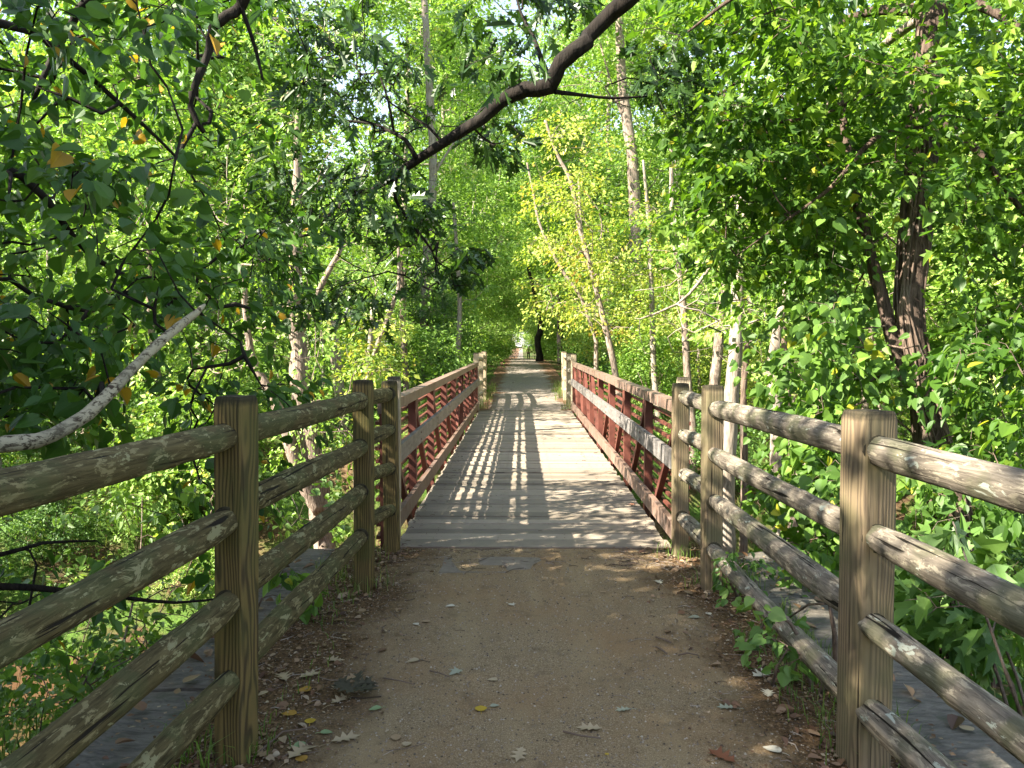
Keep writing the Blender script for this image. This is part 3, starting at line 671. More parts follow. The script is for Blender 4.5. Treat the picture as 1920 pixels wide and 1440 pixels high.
def frustum_targets(g, n, boxes):
    """boxes: (weight, px0, px1, py0, py1, D0, D1): volumes of air along the view where this tree has leaves"""
    wts = np.array([b[0] for b in boxes], float); wts /= wts.sum(); out = []
    for b, m in zip(boxes, np.round(wts * n).astype(int)):
        px = g.uniform(b[1], b[2], m); py = g.uniform(b[3], b[4], m); D = g.uniform(b[5], b[6], m); out.append(P(px, py, D))
    return np.concatenate(out)
def pl(spec):
    """limb through picture points: (px, py, D, radius)"""
    p = [np.append(P(a, b, d), r) for a, b, d, r in spec]; return smooth_path(np.array(p), 0.16)
def make_tree(name, label, cat, base, limbs, targets, g, leafmat, barkmat, leafkw, growkw={}, sides=10, group=None, limbmats=None, wsides=5, rough=0.05, minr=0.0, bare=None):
    root = empty(name, tuple(base), label, cat, group); base = np.array(base, float)
    A, rad, ch, tips, td = grow(limbs, targets, g, **growkw)
    mb = MB()
    for i, L in enumerate(limbs):
        if limbmats and i in limbmats:
            m2 = MB(); limb_mesh(m2, L, sides, rough * 1.6); o = m2.build('limb', M[limbmats[i]], root, True, base)
        else: limb_mesh(mb, L, sides, rough)
    kids = []
    if bare: A2, r2, c2, _, _ = grow(bare[0], bare[1], g, seg=.2, rt=.003, lift=0, wig=.3); wood(mb, A2, r2, c2, 4)
    wood(mb, A, rad, ch, wsides, minr); kids.append(mb.build('trunk', M[barkmat], root, True, base))
    m4 = MB(); kw = dict(leafkw); kw.setdefault('tmpl', T_DIAM)
    kk = kw.pop('clumps', 1); sp = kw.pop('spread', 0.3)
    if not len(tips): CH[root.name] = [q for q in kids if q is not None]; return root
    tp = np.repeat(tips, kk, 0); dd = np.repeat(norm(td), kk, 0)
    if kk > 1: tp = tp + g.normal(0, sp, tp.shape) * [1, 1, 0.55]; dd = dd + g.normal(0, 0.6, dd.shape)
    dd[:, 2] *= 0.4
    sprays(m4, tp, dd, g=g, **kw); kids.append(m4.build('crown', M[leafmat], root, False, base))
    CH[root.name] = [q for q in kids if q is not None]
    return root
G = lambda s: np.random.default_rng(s)

# ------------------------------------------------------------------ tree kinds (each one is itself placed, then copied)
def trunk_path(g, h, r, lean=0.04, fork=None):
    n = 7; z = np.linspace(0, h, n); x = np.cumsum(g.normal(0, lean * h / n, n)); y = np.cumsum(g.normal(0, lean * h / n, n)); x -= x[0]; y -= y[0]
    rr = r * (1 - 0.8 * (z / h)) ** 0.9; rr[0] *= 1.35; z[0] = -0.5
    return smooth_path(np.stack([x, y, z, rr], -1), 0.6)
def at_trunk(L, z):
    i = int(np.argmin(np.abs(L[:, 2] - z))); return L[i]
KIND = {}
def kind(key, name, h, r, z0, rx, shape, nt_, per, size, leafm, barkm, seed, label, length=1.1, width=1.3, clumps=2, spread=0.4, tint0=0.5, lean=0.04, extra=0, droop=0.25, cat='tree', limbs_only=None, minr=0.0, tmpl=T_DIAM, **gk):
    g = G(seed); Ls = [trunk_path(g, h * 0.93, r, lean)] if limbs_only is None else limbs_only(g)
    top = Ls[0][-1]; T = crown_targets(g, nt_, z0, h, rx, shape, top[0] * 0.6, top[1] * 0.6)
    root = make_tree(name, label, cat, (0, 0, 0), Ls, T, g, leafm, barkm, dict(per=per, length=length, width=width, size=size, clumps=clumps, spread=spread, tint0=tint0, droop=droop, tmpl=tmpl), dict(seg=0.8, rt=0.006 * h / 10, lift=0.3, wig=0.12, **gk), 8, minr=minr, wsides=4, rough=0.04)
    KIND[key] = [root, 0]; return root
kind('maple', 'maple_tree', 9.5, 0.11, 1.2, 3.3, 'round', 150, 60, 0.12, 'leaf_bright', 'bark_grey', 11, 'x')
kind('gold', 'maple_tree', 8.0, 0.09, 0.8, 3.0, 'round', 150, 60, 0.11, 'leaf_yellow', 'bark_grey', 12, 'x', length=1.2, width=1.5, droop=0.15)
kind('tall', 'tall_tree', 22.0, 0.21, 6.0, 3.8, 'tall', 250, 60, 0.17, 'leaf_bright', 'bark_grey', 13, 'x', length=1.5, width=1.6, spread=0.6)
kind('oak', 'oak_tree', 17.0, 0.24, 4.0, 4.6, 'round', 240, 60, 0.15, 'leaf_deep', 'bark_brown', 14, 'x', length=1.4, width=1.5, spread=0.6)
kind('slim', 'slender_tree', 13.0, 0.10, 3.0, 2.0, 'tall', 110, 55, 0.12, 'leaf_bright', 'bark_shaggy', 15, 'x', lean=0.08)
kind('deep', 'leafy_tree', 10.0, 0.12, 0.6, 3.0, 'tall', 180, 65, 0.12, 'leaf_deep', 'bark_brown', 16, 'x')
kind('arch', 'arching_tree', 13.5, 0.16, 3.2, 4.4, 'round', 230, 60, 0.14, 'leaf_bright', 'bark_brown', 17, 'x', length=1.4, width=1.5, spread=0.5)
def stems(k, h, s):
    def f(g):
        out = []
        for q in range(k):
            a = q * 6.28 / k + g.random(); e = np.array([math.cos(a), math.sin(a)]) * s * (0.4 + g.random() * 0.6)
            out.append(smooth_path(np.array([[e[0] * 0.05, e[1] * 0.05, -0.2, 0.02], [e[0] * 0.4, e[1] * 0.4, h * 0.4, 0.014], [e[0], e[1], h * 0.8, 0.007]]), 0.3))
        return out
    return f
kind('shrub', 'shrub', 2.6, 0.03, 0.15, 1.4, 'round', 60, 45, 0.095, 'leaf_bright', 'bark_brown', 21, 'x', length=0.7, width=0.8, spread=0.25, cat='shrub', limbs_only=stems(6, 2.4, 1.0))
kind('bush', 'bush', 2.2, 0.03, 0.1, 1.3, 'round', 60, 45, 0.09, 'leaf_deep', 'bark_brown', 22, 'x', length=0.7, width=0.8, spread=0.25, cat='bush', limbs_only=stems(7, 2.0, 0.9))
kind('pole', 'thin_sapling', 8.5, 0.045, 3.0, 1.3, 'tall', 34, 36, 0.10, 'leaf_bright', 'bark_grey', 18, 'x', lean=0.14, length=.8, width=.8)
LAB = {
 'pole': ('thin bare stemmed sapling among the streamside trees', 'sapling', 'thin bare stemmed saplings'),
 'maple': ('bright green bushy maple in the sunlit wood', 'tree', 'bright maples in the sunlit wood'),
 'gold': ('small yellow green maple with layered sprays in the wood', 'tree', 'yellow green maples in the wood'),
 'tall': ('tall grey trunked tree rising out of the wood', 'tree', 'tall grey trunked trees of the wood'),
 'oak': ('broad dark green tree standing in the wood', 'tree', 'broad dark green trees of the wood'),
 'slim': ('slender pale barked tree leaning in the wood', 'tree', 'slender pale barked trees of the wood'),
 'arch': ('tree arching its bright crown over the far trail', 'tree', 'trees arching over the far trail'),
 'deep': ('deep green tree leafy to the ground in the wood', 'tree', 'deep green trees leafy to the ground'),
 'shrub': ('sunlit bright green shrub on the woodland floor', 'shrub', 'bright shrubs on the woodland floor'),
 'bush': ('deep green bush on the woodland floor', 'bush', 'deep green bushes on the woodland floor'),
}
def place(key, x, y, s=1.0, rz=None, label=None, sz=None, z=None, group=True):
    root, used = KIND[key]; o = root if not used else copy_tree(root); KIND[key][1] = used + 1
    z = float(ground(x, y)) - 0.05 if z is None else z
    o.location = (x, y, z); o.rotation_euler = (0, 0, random.uniform(0, 6.28) if rz is None else rz); o.scale = (s, s, s * (sz or 1))
    l, c, gname = LAB[key]; o['label'] = label or l; o['category'] = c
    if label: 
        if 'group' in o: del o['group']
    else: o['group'] = gname
    return o

# ------------------------------------------------------------------ the wood beyond the bridge
pts = []
def ok(x, y, dmin):
    return all((x - a) ** 2 + (y - b) ** 2 > dmin * dmin for a, b in pts)
rr = random.Random(42)
def scatter(n, y0, y1, xin, xout, dmin, keys, smin, smax):
    k = 0; t = 0
    while k < n and t < n * 60:
        t += 1; y = rr.uniform(y0, y1); s = rr.choice((-1, 1)); x = s * rr.uniform(xin, max(xin + 2, xout(y)))
        if not ok(x, y, dmin): continue
        if abs(y - stream_y(np.clip(x, -14, 14))) < 2.2: continue
        pts.append((x, y)); place(rr.choice(keys), x, y, rr.uniform(smin, smax), rr.uniform(0, 6.28)); k += 1
wide = lambda y: 0.78 * y + 2
# along the trail, close in: the green tunnel
for (k_, x, y, s) in [('deep', -3.3, 27, 0.45), ('deep', -3.6, 32, 0.5), ('maple', -4.0, 40, 0.9), ('maple', -4.3, 47, 0.95), ('maple', -4.4, 55, 1.0),
                      ('gold', 5.6, 24, 0.8), ('gold', 5.0, 30, 0.85), ('maple', 5.4, 36, 0.95), ('gold', 5.2, 43, 1.0), ('maple', 4.8, 51, 1.0), ('maple', 5.4, 60, 1.1), ('maple', -6.2, 64, 1.1),
                      ('deep', 4.6, 70, .9), ('maple', 4.4, 82, 1.1), ('maple', -4.6, 76, 1.1), ('maple', 5.2, 95, 1.2), ('maple', -5.6, 92, 1.2), ('maple', 4.6, 108, 1.1), ('maple', -4.4, 108, 1.1), ('maple', 5.0, 122, 1.2), ('gold', -4.6, 125, 1.3),
                      ('maple', -5.5, 21.5, 0.62), ('gold', 7.2, 20.5, 0.7), ('maple', 4.6, 138, 1.3), ('gold', -4.8, 142, 1.3), ('gold', 4.4, 160, 1.4), ('maple', -5, 165, 1.4)]:
    pts.append((x, y)); place(k_, x, y, s)
for (k_, x, y, s) in [('tall', -5.2, 36, 1.0), ('tall', 4.4, 40, 1.05), ('tall', -4.6, 46, 1.1), ('tall', 6.4, 33, 1.0), ('tall', 4.0, 52, 1.15), ('tall', -4.2, 58, 1.2), ('arch', 3.4, 58, .85), ('arch', -3.4, 65, .9), ('arch', 3.2, 73, .9), ('arch', -3.2, 81, .92), ('arch', 3.1, 90, .95), ('arch', -3.2, 99, .95), ('arch', 3.2, 108, 1.0), ('arch', -3.2, 118, 1.0), ('arch', 3.4, 130, 1.1), ('tall', 4.4, 66, 1.1), ('tall', -4.4, 70, 1.25), ('tall', 4.2, 78, 1.2), ('tall', -4.2, 86, 1.25), ('tall', 4.0, 92, 1.3), ('tall', -4.2, 102, 1.3), ('tall', -4.4, 118, 1.4), ('tall', 4.4, 120, 1.4)]:
    pts.append((x, y)); place(k_, x, y, s)
for q in range(44):
    y = 25 + q * 2.1 + rr.uniform(-.6, .6); sd_ = 1 if q % 2 else -1; place(rr.choice(['bush', 'shrub', 'bush'] if y < 45 else ['shrub']), BX + sd_ * (2.7 + .012 * y + rr.uniform(0, .7)), y, rr.uniform(.55, .95) * (1 + y / 120), rr.uniform(0, 6.28))
scatter(26, 22, 50, 6.5, wide, 3.6, ['maple', 'slim', 'tall', 'gold', 'slim', 'oak', 'maple'], 0.8, 1.1)
scatter(26, 44, 75, 8, wide, 4.6, ['tall', 'tall', 'oak', 'maple', 'slim', 'gold'], 0.95, 1.25)
scatter(26, 70, 110, 8, wide, 6.0, ['tall', 'oak', 'tall'], 1.1, 1.4)
# nearer, either side of the stream valley
for (k_, x, y, s) in [('slim', -7.5, 15.5, 0.9), ('maple', -10.5, 17, 0.8), ('maple', -13.5, 13, 0.85), ('slim', -12, 21, 1.0), ('shrub', -6.0, 14.5, 1.0), ('tall', -9.5, 24, 0.95),
                      ('slim', 6.4, 14.8, 0.85), ('slim', 8.2, 17.5, 0.9), ('slim', 9.5, 13.0, 0.9), ('maple', 12.5, 18, 0.8), ('tall', 11, 22.5, 0.9), ('slim', 7.0, 19.5, 0.9), ('slim', 12.5, 14, 0.9), ('oak', 16, 19, 0.8), ('oak', 14.5, 11.5, 0.75)]:
    pts.append((x, y)); place(k_, x, y, s)
for q in range(26):
    sd_ = 1 if q % 3 else -1; y = rr.uniform(11.5, 27); x = sd_ * rr.uniform(4.2 if sd_ > 0 else 5.0, 5 + .42 * y)
    if abs(y - stream_y(np.clip(x, -14, 14))) > 2.0: place('pole', x, y, rr.uniform(.7, 1.25), rr.uniform(0, 6.28))
def low(n, y0, y1, xin, xout, keys, smin, smax, dmin=1.2):
    k = 0; t = 0; q = []
    while k < n and t < n * 40:
        t += 1; y = rr.uniform(y0, y1); x = rr.choice((-1, 1)) * rr.uniform(xin, xout(y))
        if abs(y - stream_y(np.clip(x, -14, 14))) < 2.6 and abs(x) < 14: continue
        if any((x - a) ** 2 + (y - b) ** 2 < dmin * dmin for a, b in q): continue
        q.append((x, y)); place(rr.choice(keys), x, y, rr.uniform(smin, smax)); k += 1
low(60, 15, 34, 3.0, wide, ['shrub', 'shrub', 'bush'], 0.55, 1.0, 1.4)
low(70, 32, 75, 3.4, lambda y: 0.6 * y, ['shrub', 'bush'], 0.8, 1.4, 1.8)
low(26, 5, 14, 4.6, lambda y: 0.75 * y + 3, ['shrub', 'bush'], 0.45, 0.8, 1.2)

# the far-off wood: one mass no one could count
g = G(77); mb = MB(); N = 5200
a = g.uniform(-0.75, 0.75, N); dist = g.uniform(112, 190, N); x = np.tan(a) * dist; hgt = g.random(N) ** 0.8 * 34
keep = (np.abs(x) > 4.5) | (hgt > 9); x, dist, hgt = x[keep], dist[keep], hgt[keep]
tp = np.stack([x, dist, hgt - 1.5], -1); c_ = vnoise(tp * 0.13)
tp = tp[c_ > 0.40]
sprays(mb, tp, g.normal(0, 1, tp.shape), 34, 4.2, 4.6, 0.62, T_DIAM, g, droop=0.2, tint0=0.45)
xx = g.uniform(-30, 30, 900); tp = np.stack([xx, g.uniform(262, 300, 900), g.random(900) * 26 - 1], -1)
sprays(mb, tp, g.normal(0, 1, tp.shape), 30, 3.5, 4.0, 0.8, T_DIAM, g, droop=0.2, tint0=0.6)
tag(mb.build('far_wood', M['leaf_bright']), 'distant sunlit wood closing the view behind the trees', 'wood', kind='stuff')

# ------------------------------------------------------------------ particular trees, from the stream bank outwards
def stem_tree(name, label, spec, barkm, leafm, boxes, n, seed, per=22, size=0.09, length=0.6, width=0.6, sides=9, tint0=0.5, clumps=1, group=None, tmpl=T_DIAM, base=None, rough=0.05, **kw):
    g = G(seed); spec = [list(q) for q in spec]
    b0 = P(*spec[0][0][:3]); gz = float(ground(b0[0], b0[1]))
    limbs = [pl(q) for q in spec]
    if b0[2] > gz: limbs[0] = np.vstack([smooth_path(np.array([[b0[0], b0[1], gz - .25, spec[0][0][3] * 1.3], [*b0, spec[0][0][3]]]), .3)[:-1], limbs[0]])
    b = limbs[0][0][:3].copy()
    T = frustum_targets(g, n, boxes) if n else np.zeros((0, 3))
    return make_tree(name, label, 'tree', b, limbs, T, g, leafm, barkm, dict(per=per, size=size, length=length, width=width, tint0=tint0, clumps=clumps, tmpl=tmpl), dict(seg=0.4, rt=0.004, **kw), sides, group, rough=rough)
stem_tree('twin_stemmed_tree', 'shaggy pale barked tree with two stems beside the stream, behind the mossy fence',
    [[(620, 1130, 12.2, .20), (604, 1000, 12.2, .17), (588, 860, 12.2, .165), (566, 740, 12.2, .155), (560, 650, 12.2, .14), (552, 590, 12.2, .12), (556, 430, 12.2, .09), (560, 200, 12.2, .05)],
     [(598, 960, 12.1, .11), (560, 890, 12, .10), (535, 800, 12, .09), (512, 745, 12, .08), (470, 660, 12, .06), (455, 500, 12, .04)],
     [(556, 640, 12.2, .06), (600, 540, 12.2, .05), (640, 465, 12.2, .035)]],
    'bark_shaggy', 'leaf_bright', [(3, 380, 700, 380, 720, 10.5, 14), (3, 420, 700, -60, 350, 10.5, 14.5), (2, 520, 740, 730, 860, 11, 13.5)], 190, 31, per=34, size=0.075, rough=0.12)
stem_tree('grey_trunked_tree', 'smooth pale trunk leaning a little, broken off at the top, behind the stream',
    [[(662, 1010, 17, .15), (652, 860, 17, .13), (640, 760, 17, .125), (632, 690, 17, .12), (624, 620, 17, .115), (619, 568, 17, .11)]], 'bark_grey', 'leaf_bright', [(1, 600, 700, 640, 760, 16, 18)], 14, 32)
stem_tree('thin_leaning_tree', 'thin pale stem slanting up to the right behind the broken trunk',
    [[(668, 800, 14.5, .06), (700, 672, 14.5, .05), (722, 610, 14.5, .045), (740, 560, 14.5, .04), (748, 530, 14.5, .035), (745, 400, 14.5, .02)]], 'bark_shaggy', 'leaf_yellow', [(2, 650, 760, 590, 740, 13, 15.5)], 40, 33, per=26)
stem_tree('tall_tree', 'tall straight grey trunk behind the overhanging oak limb',
    [[(792, 700, 27, .17), (800, 500, 27, .16), (812, 330, 27, .15), (806, 180, 27, .14), (798, 40, 27, .12), (790, -120, 27, .08)],
     [(812, 330, 27, .05), (850, 270, 27, .04), (905, 200, 27, .03)]], 'bark_grey', 'leaf_bright', [(1, 640, 960, -80, 240, 24, 31), (1, 660, 960, 240, 520, 24, 31)], 120, 34, per=60, size=0.12, length=1.2, width=1.3)
stem_tree('tall_tree', 'tall pale trunk standing clear in the sun right of the trail',
    [[(1196, 800, 30, .26), (1194, 560, 30, .24), (1190, 400, 30, .23), (1186, 300, 30, .22), (1174, 210, 30, .20), (1164, 120, 30, .18), (1160, -60, 30, .13)],
     [(1180, 250, 30, .06), (1150, 170, 30, .05), (1120, 60, 30, .03)]], 'bark_shaggy', 'leaf_bright', [(1, 1060, 1300, -80, 160, 27, 33), (1.3, 860, 1120, -80, 230, 27, 33), (.6, 1100, 1280, 420, 620, 27, 33)], 170, 35, per=60, size=0.12, length=1.2, width=1.3)
stem_tree('leaning_tree', 'long thin trunk leaning left across the sunlit gap above the right railing',
    [[(1172, 800, 19, .085), (1150, 680, 19, .08), (1132, 600, 19, .075), (1112, 520, 19, .065), (1088, 430, 19, .06), (1070, 340, 19, .05), (1045, 290, 19, .04), (1022, 225, 19, .03)],
     [(1112, 520, 19, .05), (1092, 450, 19.3, .04), (1085, 330, 19.5, .03)]], 'bark_shaggy', 'leaf_yellow', [(2, 1040, 1260, 380, 620, 17, 22), (1, 1000, 1130, 220, 400, 16, 20)], 150, 36, per=46, size=0.085, length=0.9, width=1.1, tint0=0.45)
stem_tree('leaning_tree', 'thin pale trunk with a kink leaning left over the far end of the bridge',
    [[(1118, 640, 22, .06), (1090, 560, 22, .05), (1050, 500, 22, .045), (1012, 420, 22, .04), (1000, 360, 22, .035), (988, 305, 22, .025)]], 'bark_shaggy', 'leaf_yellow', [(1, 990, 1130, 430, 600, 20, 25)], 46, 37, per=46, size=0.085, length=0.9, width=1.1)
for i, (sp, D, lab) in enumerate([
    ([(1330, 900, .11), (1338, 740, .10), (1346, 660, .09), (1352, 580, .08), (1372, 430, .06), (1380, 200, .03)], 13.5, 'slender rough trunk rising just right of the second grey fence post'),
    ([(1362, 1010, .13), (1362, 880, .12), (1372, 740, .11), (1380, 640, .10), (1384, 540, .09), (1390, 380, .07), (1396, 100, .03)], 11.0, 'pale trunk between the second and third grey fence posts'),
    ([(1396, 900, .07), (1394, 740, .06), (1402, 640, .06), (1408, 540, .05), (1420, 350, .03)], 14.0, 'thin dark trunk close behind the pale one between the grey posts'),
    ([(1462, 1010, .085), (1455, 860, .08), (1456, 770, .08), (1448, 690, .075), (1462, 600, .06), (1490, 480, .04)], 10.0, 'pale bare stem curving right behind the long grey rails'),
    ([(1486, 900, .06), (1480, 760, .05), (1470, 640, .05), (1476, 500, .04), (1470, 300, .02)], 13.0, 'thin upright stem behind the curving pale stem'),
    ([(1300, 820, .09), (1288, 690, .08), (1280, 560, .07), (1262, 420, .06), (1258, 250, .03)], 17.0, 'straight pale trunk above the end of the right railing'),
    ([(1236, 800, .09), (1226, 690, .08), (1222, 560, .07), (1216, 420, .05), (1206, 300, .03)], 20.0, 'grey trunk above the middle of the right railing'),
    ([(1540, 1010, .10), (1552, 900, .09), (1548, 760, .08), (1560, 600, .07), (1556, 420, .05)], 11.0, 'dark stem tangled in vines left of the ivy covered trunk'),
    ([(1496, 1040, .16), (1500, 960, .14), (1512, 880, .13), (1530, 760, .11)], 10.5, 'thick pale trunk base low behind the grey rails'),
    ([(690, 1010, .09), (682, 880, .08), (672, 780, .07), (690, 690, .06), (700, 560, .04)], 15.0, 'slim stem rising behind the second mossy fence post'),
    ([(768, 800, .10), (760, 700, .09), (756, 600, .08), (752, 480, .06)], 21.0, 'dark trunk above the near end of the left railing'),
    ([(1012, 665, .24), (1008, 640, .22), (1014, 610, .2), (1004, 560, .16), (990, 500, .1)], 52.0, 'dark leaning trunk at the right edge of the far trail'),
    ([(1052, 668, .2), (1050, 640, .19), (1050, 600, .17), (1044, 540, .12)], 46.0, 'dark upright trunk beside the leaning one by the far trail'),
    ([(868, 800, .1), (858, 700, .09), (862, 560, .08), (850, 380, .05)], 26.0, 'thin trunk in the leaves above the left railing')]):
    s_ = [(a, b, D, c) for a, b, c in sp]; x0, x1 = min(q[0] for q in s_), max(q[0] for q in s_)
    bx = [(1, x0 - 60, x1 + 60, 380, 640, D - 1, D + 1.5)] if D < 40 else [(1, x0 - 30, x1 + 30, 480, 580, D - 2, D + 2)]
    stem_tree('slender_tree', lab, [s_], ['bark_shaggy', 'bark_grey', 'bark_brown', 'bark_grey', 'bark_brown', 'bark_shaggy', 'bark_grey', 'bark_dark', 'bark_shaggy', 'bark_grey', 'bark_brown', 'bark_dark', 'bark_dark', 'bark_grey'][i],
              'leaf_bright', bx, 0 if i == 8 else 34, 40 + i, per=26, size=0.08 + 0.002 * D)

# ------------------------------------------------------------------ birch at the left, hanging in front of everything
g = G(101)
bt = np.array([-4.6, 2.2])
bz = float(ground(*bt)) - 0.2
trunk = smooth_path(np.array([[*bt, bz, .16], [bt[0] + 0.1, bt[1], 0.5, .13], [bt[0] + 0.2, bt[1] + 0.2, 3.0, .11], [bt[0] + 0.5, bt[1] + 0.5, 6.0, .07]]), 0.3)
p0 = P(8, 832, 2.9)
white = smooth_path(np.vstack([[[bt[0] + 0.05, bt[1], 0.45, .05]], [np.append(P(-330, 835, 2.75), .036)], [np.append(P(a, b, d), r) for a, b, d, r in
    [(-60, 840, 2.85, .033), (10, 832, 2.9, .031), (70, 826, 2.95, .029), (130, 800, 3.0, .028), (195, 748, 3.1, .025), (240, 700, 3.2, .022), (290, 650, 3.3, .020), (335, 612, 3.4, .019), (368, 586, 3.46, .016), (384, 571, 3.5, .006)]]]), 0.08)
limb2 = smooth_path(np.vstack([[[*(trunk[len(trunk) // 2][:3]), .05]], [np.append(P(a, b, d), r) for a, b, d, r in [(-200, 300, 3.6, .035), (40, 330, 4.0, .022), (170, 480, 4.4, .016), (330, 560, 4.8, .010), (450, 640, 5.2, .006)]]]), 0.15)
limb3 = smooth_path(np.vstack([[[*(trunk[-4][:3]), .05]], [np.append(P(a, b, d), r) for a, b, d, r in [(-160, -60, 4.0, .035), (60, 60, 4.4, .02), (220, 190, 4.8, .014), (360, 330, 5.2, .008), (430, 470, 5.6, .005)]]]), 0.15)
low1 = smooth_path(np.vstack([[[*(trunk[3][:3]), .03]], [np.append(P(a, b, d), r) for a, b, d, r in [(-260, 1130, 3.2, .025), (0, 1100, 3.6, .018), (180, 1115, 4.0, .013), (330, 1130, 4.3, .009), (420, 1120, 4.6, .005)]]]), 0.12)
low2 = smooth_path(np.vstack([[[*(trunk[4][:3]), .03]], [np.append(P(a, b, d), r) for a, b, d, r in [(-200, 1050, 3.6, .02), (0, 1040, 4.0, .013), (80, 1018, 4.3, .010), (180, 1014, 4.6, .006)]]]), 0.12)
T = frustum_targets(g, 400, [(6, -220, 330, -80, 330, 3.3, 6.6), (6, -220, 330, 300, 640, 3.2, 6.0), (3, -150, 250, 620, 800, 3.3, 5.4), (3.4, 300, 560, 400, 800, 4.6, 6.6), (1.6, 330, 520, -80, 300, 5, 7.5),
                             (1.1, -120, 420, 850, 1230, 3.8, 6.0), (0.5, 330, 560, 800, 960, 5, 6.3)])
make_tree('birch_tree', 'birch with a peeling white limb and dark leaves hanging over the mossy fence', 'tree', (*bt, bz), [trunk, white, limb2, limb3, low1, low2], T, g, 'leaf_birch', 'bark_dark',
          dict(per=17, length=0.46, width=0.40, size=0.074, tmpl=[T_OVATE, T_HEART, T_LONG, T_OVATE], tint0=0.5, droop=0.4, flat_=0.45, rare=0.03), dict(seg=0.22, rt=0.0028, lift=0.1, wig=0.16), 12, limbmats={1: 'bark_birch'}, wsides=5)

# ------------------------------------------------------------------ oak reaching over the trail
g = G(102)
ob = np.array([4.6, 1.3]); oz = float(ground(*ob)) - 0.2
otr = smooth_path(np.array([[*ob, oz, .34], [4.65, 1.35, 1.0, .27], [4.5, 1.6, 3.6, .23], [4.3, 1.9, 6.5, .2], [4.2, 2.0, 9.5, .12]]), 0.3)
main = smooth_path(np.vstack([[[4.5, 1.6, 3.7, .16], [3.4, 3.2, 4.7, .13], [2.2, 4.8, 4.95, .105]], [np.append(P(a, b, d), r) for a, b, d, r in
    [(1150, 22, 6.0, .066), (1100, 78, 6.0, .064), (1050, 118, 6.05, .063), (1030, 160, 6.1, .064), (985, 168, 6.15, .056), (940, 190, 6.2, .052), (905, 222, 6.25, .048), (860, 250, 6.3, .043), (800, 288, 6.4, .038), (745, 325, 6.5, .030),
     (700, 355, 6.6, .022), (655, 366, 6.7, .017), (620, 400, 6.8, .014), (580, 440, 6.9, .012), (515, 446, 7.0, .009), (480, 470, 7.1, .005)]]]), 0.10)
subs = [[(1030, 150, 6.1, .03), (1018, 120, 6.1, .022), (1000, 70, 6.2, .016), (975, 20, 6.4, .010), (960, -40, 6.6, .007)],
        [(1040, 172, 6.1, .02), (1090, 178, 6.2, .014), (1150, 184, 6.3, .011), (1215, 180, 6.4, .006)],
        [(742, 328, 6.5, .026), (738, 360, 6.5, .016), (750, 390, 6.6, .013), (780, 430, 6.6, .012), (810, 470, 6.7, .009), (825, 520, 6.8, .005)],
        [(785, 440, 6.6, .009), (770, 462, 6.7, .008), (720, 455, 6.8, .006), (660, 435, 6.9, .004)],
        [(780, 296, 6.4, .022), (760, 262, 6.4, .017), (728, 245, 6.5, .013), (700, 232, 6.6, .010), (640, 225, 6.8, .006)],
        [(830, 268, 6.35, .014), (800, 235, 6.4, .010), (735, 195, 6.5, .007), (660, 120, 6.8, .004)],
        [(738, 245, 6.5, .012), (728, 190, 6.6, .010), (715, 150, 6.7, .008), (690, 90, 6.9, .004)],
        [(650, 370, 6.7, .010), (690, 330, 6.6, .007), (600, 350, 6.9, .004)]]
Lm = [otr, main] + [pl(s) for s in subs]
hang = smooth_path(np.vstack([[[4.2, 2.0, 7.0, .12], [1.5, 3.2, 6.2, .08], [-1.2, 4.2, 4.6, .05]], [np.append(P(a, b, d), r) for a, b, d, r in
    [(470, -30, 4.8, .034), (425, 30, 4.8, .032), (398, 52, 4.8, .031), (392, 95, 4.8, .024), (370, 150, 4.8, .022), (357, 200, 4.8, .02), (382, 248, 4.8, .014)]]]), 0.08)
hang2 = pl([(440, -20, 4.8, .016), (462, 40, 4.85, .012), (480, 95, 4.9, .011), (493, 150, 4.9, .008)])
hang3 = pl([(300, -60, 5.0, .03), (165, 0, 5.0, .026), (135, 45, 5.0, .024), (95, 115, 5.0, .02), (60, 195, 5.0, .012)])
Lm += [hang, hang2, hang3]
T = frustum_targets(g, 240, [(2.4, 480, 760, 280, 420, 5.8, 7.6), (2.2, 540, 800, 60, 260, 6, 7.8), (1.2, 480, 700, -60, 90, 5.5, 7.5), (0.45, 835, 885, 450, 520, 6.5, 6.8), (.8, 560, 700, 480, 600, 6.4, 7.4), (.4, 740, 830, 440, 560, 6.4, 7.2),
    (.8, 840, 1000, -40, 160, 5.6, 7.2), (.5, 1000, 1120, -80, 40, 6.5, 7.2), (1.4, 1200, 1330, 40, 190, 6, 7.2), (.5, 740, 800, 370, 420, 6.5, 7), (.6, 470, 560, 430, 560, 6.8, 7.5), (.5, 860, 960, 200, 300, 6.4, 7.2), (.4, 960, 1100, -80, 0, 6.4, 7.2)])
T2 = frustum_targets(G(112), 150, [(2, 500, 900, 330, 560, 6.2, 7.4), (1.2, 600, 900, 120, 330, 6.2, 7.4), (1, 950, 1300, 20, 260, 5.8, 7.2), (.6, 780, 880, 440, 540, 6.4, 6.9)])
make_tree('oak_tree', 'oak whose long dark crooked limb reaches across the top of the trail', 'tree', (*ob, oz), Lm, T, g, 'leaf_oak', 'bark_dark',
          dict(per=11, length=0.34, width=0.30, size=0.125, tmpl=T_OAK, tint0=0.45, droop=0.5, flat_=0.5), dict(seg=0.22, rt=0.0028, lift=0.0, wig=0.16), 14, rough=0.07, bare=(Lm[1:10], T2))

